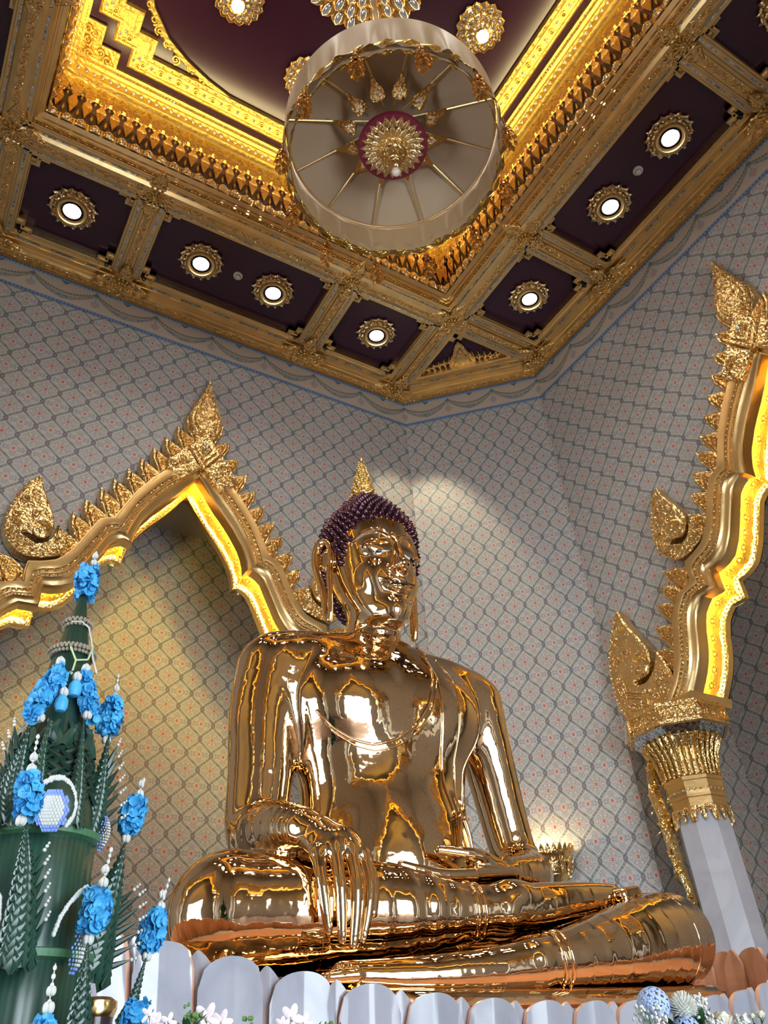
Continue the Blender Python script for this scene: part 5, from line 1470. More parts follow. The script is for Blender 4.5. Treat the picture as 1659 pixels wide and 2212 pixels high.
# inlaid eyes
EYEW = flatm('mother_of_pearl', (0.55, 0.53, 0.52), 0.2); EYEB = flatm('black_iris', (0.004, 0.004, 0.005), 0.15)
def project(fn, P, it=12):
    P = np.array(P, float)
    for _ in range(it):
        f = fn(P); e = 1e-3
        G = np.stack([fn(P + d) - fn(P - d) for d in (np.array([e, 0, 0]), np.array([0, e, 0]), np.array([0, 0, e]))], 1) / (2 * e)
        P = P - (f / np.maximum((G * G).sum(1), 0.1))[:, None] * G * 0.8
    return P, G / np.maximum(np.linalg.norm(G, axis=1, keepdims=True), 1e-9)
for s in (-1, 1):
    us = np.linspace(0, 1, 17)
    def eyeline(u, up):
        x = 0.055 + 0.185 * u
        mid = 2.712 - 0.012 * math.sin(PI * u * 1.1) + 0.050 * u * u
        th = 0.014 * math.sin(PI * min(max(u, 0), 1))**0.8
        return (s * x, -0.36 + 0.10 * u, mid + (th if up else -th * 0.9))
    up, nu = project(head_f, [eyeline(u, True) for u in us]); dn, nd = project(head_f, [eyeline(u, False) for u in us])
    up += nu * 0.004; dn += nd * 0.004; md = (up + dn) / 2 + (nu + nd) * 0.006
    mb = MB(); mb.grid([[Vector(p) for p in up], [Vector(p) for p in md], [Vector(p) for p in dn]])
    ey = mb.obj('eye', EYEW, buddha, smooth='all')
    mb = MB(); i0, i1 = (5, 9)
    mb.grid([[Vector(p + n_ * 0.003) for p, n_ in zip(A[i0:i1], nu[i0:i1])] for A in (up, md, dn)])
    mb.obj('iris', EYEB, ey, smooth='all')
    mb = MB(); mb.tube([Vector(p) for p in up], [0.0015 + 0.0022 * math.sin(PI * u) for u in us], n=5); mb.obj('eyelid_line', EYEB, ey)
# mouth line
P, Nn = project(head_f, [(x, -0.38 + 0.5 * x * x * 4, 2.449 + 1.6 * x * x - 0.012 * math.cos(x * 30)) for x in np.linspace(-0.15, 0.15, 17)])
P = P + Nn * 0.004
mb = MB(); mb.tube([Vector(p) for p in P], [0.002 + 0.0050 * math.sin(PI * i / 16) for i in range(17)], n=5); mb.obj('mouth_line', flatm('dark_lip_line', (0.03, 0.015, 0.012), 0.3, 0.5), buddha, smooth='all')
# robe edge, shoulder cloth and hems as raised ridges laid on the body
def ridge(name, pts, rad, fn=body_f, off=0.0, y0=None, closed=False, mat=BG, dens=10):
    D = []
    for a, b in zip(pts[:-1], pts[1:]):
        for k in range(dens): D.append(np.array(a) + (np.array(b) - np.array(a)) * k / dens)
    D.append(np.array(pts[-1])); D = np.array(D, float)
    # smooth the guide line before laying it down
    for _ in range(6): D[1:-1] = (D[:-2] + D[1:-1] * 2 + D[2:]) / 4
    P, N_ = project(fn, D); P = P + N_ * off
    for _ in range(2): P[1:-1] = (P[:-2] + P[1:-1] * 2 + P[2:]) / 4
    mb = MB(); mb.tube([Vector(p) for p in P], rad, n=7); return mb.obj(name, mat, buddha, smooth='all')
neck = [(-.64, -.30, 1.46), (-.55, -.33, 1.35), (-.42, -.36, 1.29), (-.27, -.38, 1.27), (-.12, -.38, 1.32), (.02, -.38, 1.42), (.13, -.36, 1.58), (.20, -.32, 1.78), (.235, -.25, 1.95), (.25, -.10, 2.10)]
ridge('robe_edge', neck, 0.011); ridge('robe_edge', [(x + 0.02, y, z - 0.03) for x, y, z in neck], 0.007)
# shoulder cloth: a flat band over the left shoulder ending in a swallow-tail
SH = [(2.06, -.12), (1.95, -.26), (1.8, -.34), (1.6, -.38), (1.35, -.36), (1.1, -.35), (.95, -.38), (.82, -.42)]
rows = []
zz = np.linspace(2.075, .90, 46)
gl = np.array([(x, -.34, z) for z in zz for x in np.linspace(.215, .335, 7)])
Pp, Nn = project(body_f, gl)
L = Pp + Nn * 0.007; Lr = L.reshape(46, 7, 3); Pr = Pp.reshape(46, 7, 3); Nr = Nn.reshape(46, 7, 3)
mb = MB()
for i in range(46):
    r = [Vector(Pr[i, 0] - Nr[i, 0] * 0.01)] + [Vector(p) for p in Lr[i]] + [Vector(Pr[i, 6] - Nr[i, 6] * 0.01)]
    rows.append(r)
mb.grid(rows, cap=True); sh = mb.obj('shoulder_cloth', BG, buddha, smooth=True)
mb = MB()
for j, rr in ((0, 0.006), (6, 0.006)): mb.tube([Vector(Lr[i, j]) for i in range(46)], rr, n=6)
mb.obj('cloth_border', BG, sh, smooth='all')
mb = MB()
for s, x0 in ((-1, .25), (1, .30)):
    guide = [(x0, -.40, .90), (x0 + s * .03, -.42, .80), (x0 + s * .045, -.44, .72), (x0 + s * .05, -.46, .66)]
    D = []
    for a, b in zip(guide[:-1], guide[1:]):
        for k in range(4): D.append(np.array(a) + (np.array(b) - np.array(a)) * k / 4)
    P, N_ = project(body_f, np.array(D)); P = P + N_ * 0.012
    mb.tube([Vector(p) for p in P], [0.042 * (1 - 0.6 * i / len(P)) for i in range(len(P))], n=7, flat=0.5)
    mb.ball(tuple(P[-1] + np.array([s * .01, -.01, -.01])), 0.022, n=8, m=6)
mb.obj('cloth_tail', BG, sh, smooth='all')
def hoop(name, c, axis, r, rad, n=40, mat=BG):
    ax = Vector(axis).normalized(); u = ax.orthogonal().normalized(); v = ax.cross(u)
    D = np.array([tuple(Vector(c) + (u * math.cos(2 * PI * k / n) + v * math.sin(2 * PI * k / n)) * r) for k in range(n + 1)])
    P, N_ = project(body_f, D)
    # keep only points that stay near the ring plane
    mb = MB(); pts = [Vector(p) for p in P]; mb.tube(pts, rad, n=7, cap=False); return mb.obj(name, mat, buddha, smooth='all')
for dx in (0, 0.045): hoop('robe_hem', (.02 + dx, -.70, .33), (1, -.2, .03), 0.14, 0.013)
for dx in (0, 0.045): hoop('robe_hem', (.30 + dx, -.96, .08), (1, -.16, .12), 0.12, 0.012)
hoop('casting_seam', (1.50, -.60, .25), (1, -.45, .1), 0.26, 0.0045); hoop('casting_seam', (-.72, -.45, .34), (1, -.3, 0), 0.27, 0.0035)
hoop('casting_seam', (-.72, 0, 1.85), (1, 0, -.25), 0.24, 0.003)
# finger nails of the lowered hand
for t in TIP:
    mb = MB(); q = np.array([[t[0], t[1] - 0.02, t[2] + 0.018]]); P, N_ = project(rhand_f, q)
    M = Matrix.Translation(Vector(P[0])) @ Vector(N_[0]).to_track_quat('Z', 'Y').to_matrix().to_4x4()
    mb.ball((0, 0, 0), 0.014, n=10, m=6, sc=(0.85, 1.3, 0.25), M=M)
    mb.obj('finger_nail', BG, rh, smooth=True)
# ------------------------------------------------------------------ golden seat slab and white marble lotus pedestal
PC = (0.25, 0.75); PA, PB, PN = 2.10, 1.15, 2.6
def sup(t, a=PA, b=PB, c=PC, n=PN):
    ct, st_ = math.cos(t), math.sin(t)
    return (c[0] + a * math.copysign(abs(ct)**(2 / n), ct), c[1] + b * math.copysign(abs(st_)**(2 / n), st_))
def rimz(x): return 1.87 + 0.33 * min(abs((x - 0.25) / 2.0), 1.1)**2.6
mb = MB(); rows = []
for (k, z) in ((0.80, -0.10), (0.93, -0.10), (0.965, -0.075), (0.97, -0.045), (0.955, -0.02), (0.93, -0.005), (0.90, 0.0), (0.0, 0.0)):
    row = []
    for i in range(140):
        x, y = sup(2 * PI * i / 140, 2.0 * k, 1.12 * k, (0.22, 0.95), 2.4)
        row.append(Vector((x - BO[0], y - BO[1], z + 0.10 * min(abs((x - 0.25) / 2.0), 1.1)**2.6 - 0.035)))
    rows.append(row)
mb.grid(rows, closed_u=True); mb.obj('seat_slab', BG, buddha, smooth=True)

MARB2 = marble('white_marble_petals', (0.345, 0.35, 0.395), (0.29, 0.30, 0.345), 2.2)
SALMON = marble('peach_marble_gold_glow', (0.66, 0.39, 0.28), (0.56, 0.31, 0.21), 2.0)  # peach marble, with orange light reflected off the gold mixed into the colour
ped = empty('lotus_pedestal', (0.25, 0.75, 0))
tag(ped, 'white marble lotus petal pedestal under the golden statue', 'pedestal')
mb = MB(); rows = []
for (k, z, f) in ((1.12, 0.0, 0), (1.12, 0.25, 0), (1.02, 0.35, 0), (0.98, 0.80, 0), (0.90, 0.95, 0), (0.88, 1.10, 0), (0.93, 1.25, 0.2), (0.955, 1.55, 0.6), (0.96, -0.10, 1), (0.92, -0.12, 1), (0.3, -0.12, 1), (0.0, -0.12, 1)):
    row = []
    for i in range(120):
        x, y = sup(2 * PI * i / 120, PA * k, PB * k); zz = (1.855 + 0.10 * min(abs((x - 0.25) / 2.0), 1.1)**2.6 + z + 0.10) if f == 1 else z
        row.append(Vector((x - 0.25, y - 0.75, zz)))
    rows.append(row)
mb.grid(rows, closed_u=True); mb.obj('core', MARB2, ped, smooth=True)
mb = MB(); mb.grid([[Vector((sup(2 * PI * i / 120, PA * k, PB * k)[0] - 0.25, sup(2 * PI * i / 120, PA * k, PB * k)[1] - 0.75, 1.843 + 0.10 * min(abs((sup(2 * PI * i / 120, PA * k, PB * k)[0] - 0.25) / 2.0), 1.1)**2.6)) for i in range(120)] for k in (0.97, 0.6, 0.0)], closed_u=True); mb.obj('peach_marble_top', SALMON, ped, smooth=True)
# petals walk round the rim at equal arc length
S = [sup(2 * PI * i / 1440 - PI / 2) for i in range(1441)]
acc = [0.0]
for i in range(1, len(S)): acc.append(acc[-1] + math.dist(S[i], S[i - 1]))
NPET = int(acc[-1] / 0.25)
def petal(sx, width, height, point, depth, mats):
    tgt = sx * acc[-1]; j = next(i for i in range(len(acc) - 1) if acc[i + 1] >= tgt)
    x, y = S[j]; a, b = S[max(j - 3, 0)], S[min(j + 3, len(S) - 1)]
    t = Vector((b[0] - a[0], b[1] - a[1], 0)).normalized(); n = Vector((t.y, -t.x, 0))
    z1 = rimz(x)
    mb = MB(); outer = []; inner = []
    cols = 12
    for r in range(11):
        v = r / 10; ro, ri = [], []
        for c in range(cols + 1):
            u = c / cols * 2 - 1
            # outline: full width below, rounded (or pointed) top
            top = (1 - abs(u)**2.3)**(1 / 2.3) if not point else (1 - abs(u)**1.35)
            hh = height - 0.42 * width + 0.42 * width * top if not point else height - 0.6 * width + 0.6 * width * top
            z = z1 - height + hh * v
            out = 0.030 + depth + 0.10 * (v - 0.75) * abs(v) - 0.030 * abs(u) * (1 if not point else 0.6)
            p = Vector((x - 0.25, y - 0.75, z)) + t * u * width / 2 + n * out
            ro.append(p); ri.append(p - n * 0.022)
        outer.append(ro); inner.append(ri)
    mb.grid(outer); mb.cur = 1; mb.grid([r[::-1] for r in inner]); 
    edge = [outer[r][0] for r in range(11)] + outer[10][1:] + [outer[r][cols] for r in range(9, -1, -1)]
    edgi = [inner[r][0] for r in range(11)] + inner[10][1:] + [inner[r][cols] for r in range(9, -1, -1)]
    mb.grid([edge, edgi]); mb.cur = 0
    return mb.obj('petal', mats, ped, smooth=True)
for i in range(NPET):
    sx = (i + 0.5) / NPET
    petal(sx, 0.238, 0.78, False, 0.03, [MARB2, SALMON])
    petal(i / NPET + 1e-4, 0.15, 0.815, True, -0.01, [MARB2, SALMON])

# ------------------------------------------------------------------ altar table in front of the pedestal, below the view
WOOD = flatm('dark_lacquered_wood', (0.030, 0.018, 0.022), 0.15)
alt = empty('altar_table', (-0.2, -1.22, 0)); 
mb = MB(); mb.prism([(-2.6, -0.58), (2.4, -0.58), (2.4, 0.58), (-2.6, 0.58)], 1.10, 1.17, bevel=0.01); mb.obj('table_top', WOOD, alt)
for (x, y) in ((-2.5, -0.5), (2.3, -0.5), (-2.5, 0.5), (2.3, 0.5)):
    mb = MB(); mb.lathe([(0.05, 0), (0.07, 0.04), (0.04, 0.12), (0.05, 0.6), (0.04, 0.95), (0.07, 1.06), (0.07, 1.10)], n=12, M=Matrix.Translation((x, y, 0))); mb.obj('leg', WOOD, alt, smooth=True)
tag(alt, 'dark lacquered altar table carrying the offering and flowers, below the picture edge', 'table')
# ------------------------------------------------------------------ folded banana-leaf offering tower
def leafmat(name, c1, c2, rough=0.32):
    m, b = new_mat(name)
    w = texnode('ShaderNodeTexWave', 22, Distortion=1.2, Detail=2.0); w.wave_type = 'BANDS'; w.bands_direction = 'X'
    nz = X(texnode('ShaderNodeTexNoise', 9, Detail=3).outputs[0])
    setin(b, col=mixc(nz, mixc(X(w.outputs[1]) * 0.5, c1, c2), c2), rough=rough)
    return m
LEAF = leafmat('banana_leaf_green', (0.007, 0.024, 0.018), (0.022, 0.075, 0.048), 0.27)
LEAFD = leafmat('banana_leaf_dark', (0.008, 0.026, 0.018), (0.014, 0.046, 0.030))
LEAFL = leafmat('banana_leaf_light', (0.04, 0.12, 0.05), (0.07, 0.20, 0.10), 0.4)
BLUE, b_ = new_mat('blue_petals'); nz = X(texnode('ShaderNodeTexNoise', 30, Detail=2).outputs[0]); setin(b_, col=mixc(nz, (0.02, 0.24, 0.58), (0.10, 0.56, 0.90)), rough=0.55, sub=0.15)
WHITEF = flatm('jasmine_white', (0.62, 0.62, 0.58), 0.5, sub=0.1)
LILAC = flatm('periwinkle_petals', (0.20, 0.32, 0.80), 0.5, sub=0.1)
CROWNF = flatm('cream_buds', (0.62, 0.62, 0.48), 0.5)
SEED = flatm('strung_seed_garland', (0.30, 0.26, 0.19), 0.6)
OX, OY = -2.265, -0.978
off = empty('leaf_offering', (OX, OY, 0)); rel = lambda p: Vector((p[0] - OX, p[1] - OY, p[2]))
tag(off, 'tall dark green folded banana-leaf offering with blue flower spikes at the left', 'offering')
rnd = random.Random(3)
# drums
def drum(r0, r1, z0, z1, name, mat=LEAF):
    mb = MB(); rows = []
    for (r, z) in ((r0, z0), (r0 * 1.01, (z0 * 2 + z1) / 3), (r1 * 1.0, (z0 + 2 * z1) / 3), (r1, z1 - 0.01), (r1 * 0.97, z1), (r1 * 0.3, z1)):
        rows.append([Vector((r * (1 + 0.018 * (k % 6 == 0) + 0.006 * math.sin(k * 1.9)) * math.cos(2 * PI * k / 96), r * (1 + 0.018 * (k % 6 == 0)) * math.sin(2 * PI * k / 96), z)) for k in range(96)])
    mb.grid(rows, closed_u=True); return mb.obj(name, mat, off, smooth=True)
drum(0.165, 0.150, 1.925, 2.205, 'leaf_drum'); drum(0.185, 0.175, 1.56, 1.915, 'leaf_drum'); drum(0.22, 0.21, 1.30, 1.55, 'leaf_drum', LEAFD)
mb = MB(); mb.lathe([(0.26, 1.17), (0.27, 1.19), (0.12, 1.21), (0.11, 1.24), (0.25, 1.29), (0.27, 1.31), (0.20, 1.30)], n=40); mb.obj('footed_tray', GOLDB, off, smooth=True)
for (r, z) in ((0.158, 2.205), (0.182, 1.918)):
    mb = MB(); mb.lathe([(r * 0.9, z - 0.012), (r * 1.06, z - 0.004), (r * 1.08, z + 0.012), (r * 0.95, z + 0.018)], n=48); mb.obj('leaf_rim', LEAFL, off, smooth=True)
# cone
mb = MB(); rows = []
for (r, z) in ((0.150, 2.22), (0.140, 2.28), (0.118, 2.36), (0.098, 2.43), (0.086, 2.50), (0.072, 2.60), (0.060, 2.70), (0.050, 2.77), (0.036, 2.84), (0.024, 2.90), (0.010, 2.98)):
    rows.append([Vector((r * (1 + 0.03 * (k % 8 == 0)) * math.cos(2 * PI * k / 64), r * (1 + 0.03 * (k % 8 == 0)) * math.sin(2 * PI * k / 64), z)) for k in range(64)])
mb.grid(rows, closed_u=True); mb.obj('leaf_cone', LEAFD, off, smooth=True)
# woven strips round the cone foot
def strip_leaf(mb, a, b, w, n_, lift=0.004):
    a, b, n_ = Vector(a), Vector(b), Vector(n_).normalized(); d = (b - a); s = d.cross(n_).normalized()
    mb.grid([[a - s * w * 0.5, a + n_ * lift, a + s * w * 0.5], [(a + b) / 2 - s * w * 0.5 + n_ * lift * 0.5, (a + b) / 2 + n_ * lift * 2.2, (a + b) / 2 + s * w * 0.5 + n_ * lift * 0.5], [b - s * w * 0.12, b + n_ * lift, b + s * w * 0.12]])
mb = MB()
for lv in range(9):
    z = 2.30 + lv * 0.017; r = 0.140 - (z - 2.28) * 0.26 + 0.004
    for k in range(18):
        a = 2 * PI * (k + 0.5 * (lv % 2)) / 18
        c0 = Vector((math.cos(a), math.sin(a), 0)); s = Vector((-math.sin(a), math.cos(a), 0))
        sg = 1 if lv % 2 else -1
        strip_leaf(mb, c0 * r - s * 0.022 * sg + Vector((0, 0, z)), c0 * r + s * 0.022 * sg + Vector((0, 0, z + 0.026)), 0.016, c0, 0.004)
mb.obj('woven_band', LEAFD, off, smooth=True)
mb = MB()
for k in range(10):
    a = 2 * PI * k / 10; c0 = Vector((math.cos(a), math.sin(a), 0)); s = Vector((-math.sin(a), math.cos(a), 0))
    for sg in (-1, 1):
        strip_leaf(mb, c0 * 0.108 + Vector((0, 0, 2.44)) + s * 0.03 * sg, c0 * 0.092 + Vector((0, 0, 2.52)) - s * 0.015 * sg, 0.034, c0, 0.006)
mb.obj('chevron_leaves', LEAF, off, smooth=True)
# horns of folded leaf with herringbone pleats
def horn(name, pts, w0, w1, thick=0.55, buds=None, mat=LEAFD, pleats=True, spikes=None):
    P = [rel(p) for p in pts]; n = len(P)
    rads = [w0 + (w1 - w0) * (i / (n - 1))**1.1 for i in range(n)]
    mb = MB(); mb.tube(P, [max(r * 0.9, 0.002) for r in rads], n=10)
    cen = Vector((0, 0, 0)); view = (Vector((-2.625, -3.378, 1.6)) - Vector((OX, OY, 2.0))).normalized()
    outw = (P[n // 2] * Vector((1, 1, 0))).normalized() if False else None
    m2 = MB()
    if pleats:
        K = 16
        for i in range(K):
            t = i / K; f = t * (n - 1); j = min(int(f), n - 2); c = P[j].lerp(P[j + 1], f - j); r = rads[j] + (rads[j + 1] - rads[j]) * (f - j)
            ax = (P[j + 1] - P[j]).normalized()
            for q in range(6):
                a = 2 * PI * q / 6
                u = ax.orthogonal().normalized(); v = ax.cross(u); dr = u * math.cos(a) + v * math.sin(a); sd = ax.cross(dr)
                for sg in (-1, 1):
                    aa = c + dr * r * 0.80 + sd * sg * r * 0.62 - ax * r * 0.15; bb = c + dr * r * 0.98 + ax * r * 0.75
                    strip_leaf(m2, aa, bb, r * 0.62, dr, r * 0.06)
    o = mb.obj(name, mat, off, smooth=True)
    if m2.f: m2.obj('pleats', LEAF if mat is LEAFD else mat, o, smooth=True)
    if spikes:
        m3 = MB(); m4 = MB()
        for (a, b) in spikes:
            a, b = rel(a), rel(b); d = (b - a)
            m3.tube([a, a + d * 0.55, b], [0.010, 0.007, 0.0015], n=6)
            m4.ball(tuple(b + d.normalized() * 0.004), 0.0050, n=6, m=4); m4.ball(tuple(b + d.normalized() * 0.014), 0.0045, n=6, m=4); m4.ball(tuple(b + d.normalized() * 0.022), 0.0034, n=6, m=4)
        m3.absorb(m4); m3.obj('bud_tipped_spikes', [mat, WHITEF], o, smooth=True)
    return o
def petals_cluster(name, pts, r, n, mat=BLUE, parent=None, size=0.0135, core=True):
    n = int(n * 1.7)
    P = [rel(p) for p in pts]; L = len(P); mb = MB()
    for i in range(n):
        t = rnd.random() * (L - 1); j = min(int(t), L - 2); c = P[j].lerp(P[j + 1], t - j); tt = t / (L - 1)
        rr = r * (0.60 + 0.62 * math.sin(PI * min(max(0.10 + tt * 0.85, 0), 1)))
        ax = (P[-1] - P[0]).normalized(); u = ax.orthogonal().normalized(); v = ax.cross(u); a = rnd.random() * 2 * PI
        d = (u * math.cos(a) + v * math.sin(a)); q = c + d * rr * rnd.uniform(0.55, 1.0)
        nn = (d + ax * rnd.uniform(-0.6, 0.6) + Vector((0, 0, rnd.uniform(-.3, .3)))).normalized()
        M = Matrix.Translation(q) @ nn.to_track_quat('Z', 'Y').to_matrix().to_4x4() @ Matrix.Rotation(rnd.random() * 2 * PI, 4, 'Z')
        s = size * rnd.uniform(0.8, 1.3); rows = []
        for yy in (-1.0, -0.4, 0.3, 0.9):
            w = (0.35, 0.85, 1.0, 0.55)[(-1.0, -0.4, 0.3, 0.9).index(yy)]
            rows.append([M @ Vector((x * s * w, yy * s, s * (0.35 * abs(x)**2 + 0.3 * yy * yy * (1 if yy > 0 else 0.3)) + s * 0.05 * rnd.uniform(-1, 1))) for x in (-1, -0.35, 0.35, 1)])
        mb.grid(rows)
    return mb.obj(name, mat, parent or off, smooth='all', fix=False)
def budstring(name, pts, r=0.006, mat=WHITEF, step=0.012, parent=None, flare=True):
    P = [rel(p) for p in pts]; mb = MB()
    mb.tube(P, 0.0012, n=4)
    L = sum((P[i + 1] - P[i]).length for i in range(len(P) - 1)); k = max(1, int(L / step))
    for i in range(k):
        t = (i + 0.5) / k * (len(P) - 1); j = min(int(t), len(P) - 2); c = P[j].lerp(P[j + 1], t - j)
        mb.ball(tuple(c), r * rnd.uniform(0.85, 1.15), n=6, m=5, sc=(1, 1, 1.3))
    return mb.obj(name, mat, parent or off, smooth=True)
def crown(name, p, s=0.012, mat=WHITEF):
    """strung crown-flower: a small bell of five lobes"""
    mb = MB(); c = rel(p)
    for k in range(5):
        a = 2 * PI * k / 5; mb.ball((c.x + s * 0.5 * math.cos(a), c.y + s * 0.5 * math.sin(a), c.z), s * 0.55, n=9, m=6, sc=(1, 1, 1.7))
    mb.ball((c.x, c.y, c.z + s * 0.9), s * 0.4, n=6, m=5); return mb.obj(name, mat, off, smooth=True)
def at(x, y, z): return (x, y, z)
# big horns
horn('leaf_horn', [(-2.30, -1.205, 1.885), (-2.305, -1.215, 1.95), (-2.311, -1.222, 2.02), (-2.318, -1.222, 2.09), (-2.325, -1.215, 2.14), (-2.331, -1.205, 2.19)], 0.042, 0.003, mat=LEAF,
     spikes=[((-2.27 - 0.008 * i, -1.20, 1.93 + 0.028 * i), (-2.255 - 0.006 * i, -1.235, 1.975 + 0.030 * i)) for i in range(6)])
horn('leaf_horn', [(-2.10, -1.00, 1.885), (-2.092, -1.012, 1.94), (-2.080, -1.022, 2.01), (-2.066, -1.026, 2.08), (-2.052, -1.026, 2.145), (-2.042, -1.024, 2.215)], 0.062, 0.002,
     spikes=[((-2.06, -1.02, 1.905), (-1.995, -1.035, 1.925)), ((-2.055, -1.02, 1.93), (-1.990, -1.035, 1.958)), ((-2.05, -1.02, 1.955), (-1.985, -1.035, 1.988)), ((-2.048, -1.02, 1.98), (-1.985, -1.035, 2.018)), ((-2.046, -1.02, 2.005), (-1.988, -1.035, 2.048)), ((-2.045, -1.02, 2.03), (-1.992, -1.035, 2.078)), ((-2.05, -1.02, 2.05), (-2.008, -1.035, 2.090))])
horn('leaf_horn', [(-2.15, -1.25, 1.62), (-2.152, -1.262, 1.70), (-2.154, -1.270, 1.78), (-2.157, -1.275, 1.85), (-2.16, -1.275, 1.925)], 0.040, 0.003)
horn('leaf_horn', [(-2.05, -1.17, 1.70), (-2.033, -1.175, 1.774), (-2.016, -1.178, 1.814), (-2.005, -1.178, 1.862), (-1.995, -1.178, 1.91)], 0.022, 0.002)
horn('leaf_horn', [(-2.155, -1.02, 2.215), (-2.140, -1.02, 2.28), (-2.132, -1.018, 2.35), (-2.130, -1.018, 2.43), (-2.126, -1.018, 2.515)], 0.040, 0.002,
     spikes=[((-2.12, -1.02, 2.235 + 0.030 * i), (-2.065 - 0.006 * i, -1.03, 2.275 + 0.034 * i)) for i in range(7)])
horn('leaf_horn', [(-2.345, -1.09, 2.215), (-2.362, -1.085, 2.28), (-2.366, -1.08, 2.35), (-2.362, -1.078, 2.42), (-2.356, -1.078, 2.50)], 0.046, 0.002,
     spikes=[((-2.38, -1.08, 2.235 + 0.030 * i), (-2.43 + 0.006 * i, -1.08, 2.275 + 0.034 * i)) for i in range(7)])
horn('leaf_horn', [(-2.44, -1.05, 2.215), (-2.455, -1.05, 2.30), (-2.45, -1.05, 2.40)], 0.050, 0.002)
horn('leaf_horn', [(-2.215, -1.13, 2.215), (-2.212, -1.125, 2.30), (-2.214, -1.11, 2.40), (-2.218, -1.09, 2.52)], 0.030, 0.002, mat=LEAF)
horn('leaf_horn', [(-2.30, -1.13, 2.215), (-2.312, -1.125, 2.30), (-2.314, -1.11, 2.40), (-2.308, -1.09, 2.52)], 0.030, 0.002, mat=LEAF)
# blue spikes
petals_cluster('blue_flower_spike', [(-2.262, -0.978, 2.975), (-2.262, -0.978, 3.04), (-2.262, -0.978, 3.10)], 0.030, 70)
petals_cluster('blue_flower_spike', [(-2.125, -0.970, 2.535), (-2.120, -0.960, 2.59), (-2.112, -0.955, 2.645)], 0.026, 70)
petals_cluster('blue_flower_spike', [(-2.300, -1.098, 2.660), (-2.322, -1.098, 2.610), (-2.345, -1.100, 2.555), (-2.362, -1.098, 2.505)], 0.022, 110)
petals_cluster('blue_flower_spike', [(-2.238, -1.078, 2.660), (-2.222, -1.080, 2.61), (-2.205, -1.078, 2.565), (-2.188, -1.078, 2.525)], 0.019, 90)
petals_cluster('blue_flower_spike', [(-2.341, -1.258, 2.20), (-2.345, -1.258, 2.24), (-2.352, -1.256, 2.290)], 0.024, 80)
petals_cluster('blue_flower_spike', [(-2.014, -0.930, 2.270), (-2.010, -0.930, 2.315), (-1.996, -0.930, 2.365)], 0.026, 75)
petals_cluster('blue_flower_spike', [(-2.150, -1.228, 1.960), (-2.142, -1.228, 2.005), (-2.140, -1.228, 2.050)], 0.027, 80)
petals_cluster('blue_flower_spike', [(-1.948, -1.028, 1.955), (-1.942, -1.028, 1.995), (-1.930, -1.028, 2.040)], 0.026, 75)
petals_cluster('blue_flower_spike', [(-2.044, -1.330, 1.730), (-2.043, -1.330, 1.77), (-2.044, -1.330, 1.800)], 0.024, 60)
petals_cluster('blue_flower_spike', [(-2.243, -1.378, 1.69), (-2.243, -1.378, 1.73), (-2.243, -1.378, 1.765)], 0.020, 50)
for (x, y, z) in ((-2.291, -1.120, 2.545), (-2.262, -1.120, 2.595)):
    mb = MB(); c = rel((x, y, z)); mb.lathe([(0.001, -0.024), (0.013, -0.022), (0.019, -0.008), (0.018, 0.010), (0.010, 0.024), (0.003, 0.028)], n=12, M=Matrix.Translation(c)); mb.obj('blue_rose', BLUE, off, smooth=True)
# strings of white flowers
for pts in ([(-2.250, -0.975, 3.11), (-2.249, -0.975, 3.16)], [(-2.112, -0.955, 2.66), (-2.112, -0.957, 2.74)], [(-2.352, -1.256, 2.31), (-2.352, -1.256, 2.40)], [(-1.993, -0.93, 2.38), (-1.984, -0.93, 2.43)], [(-2.132, -1.225, 2.065), (-2.122, -1.22, 2.15)], [(-1.925, -1.028, 2.055), (-1.908, -1.028, 2.13)], [(-2.243, -1.378, 1.79), (-2.243, -1.378, 1.87)]):
    budstring('white_bud_string', pts, 0.0045, step=0.014)
    crown('crown_flower', pts[0]); crown('crown_flower', tuple(np.array(pts[0]) + np.array([0, 0, 0.030])), 0.010)
for p in ((-2.352, -1.258, 2.185), (-2.12, -0.958, 2.52), (-2.018, -0.93, 2.25), (-2.15, -1.228, 1.94), (-1.95, -1.028, 1.935), (-2.29, -1.12, 2.58), (-2.262, -1.12, 2.632), (-2.336, -1.10, 2.505), (-2.21, -1.09, 2.535), (-2.312, -1.10, 2.68), (-2.235, -1.08, 2.68)): crown('crown_flower', p, 0.013)
mb = MB(); mb.tube([rel(p) for p in ((-2.290, -1.010, 2.862), (-2.262, -1.022, 2.862), (-2.236, -1.012, 2.850), (-2.222, -1.02, 2.80), (-2.212, -1.03, 2.74), (-2.198, -1.06, 2.68))], 0.003, n=5); mb.obj('white_ribbon', WHITEF, off, smooth=True)
# strung seed rings
def seedring(z, r, rr):
    mb = MB(); n = int(2 * PI * r / (rr * 1.1))
    for k in range(n):
        for q in range(5):
            a = 2 * PI * (k + 0.3 * q) / n; b = 2 * PI * q / 5; mb.ball(((r + rr * math.cos(b)) * math.cos(a), (r + rr * math.cos(b)) * math.sin(a), z + rr * math.sin(b)), rr * 0.62, n=5, m=4)
    mb.obj('seed_garland_ring', SEED, off, smooth=True)
seedring(2.868, 0.034, 0.010); seedring(2.765, 0.060, 0.010)
mb = MB()
for (a, b) in (((-0.02, -0.075, 2.755), (0.0, -0.085, 2.71)), ((0.0, -0.085, 2.71), (0.035, -0.08, 2.72)), ((0.035, -0.08, 2.72), (0.045, -0.07, 2.765)), ((0.0, -0.085, 2.71), (-0.006, -0.09, 2.66))): mb.tube([a, b], 0.003, n=5)
mb.obj('threaded_stems', flatm('pale_green_thread', (0.45, 0.60, 0.30), 0.5), off)
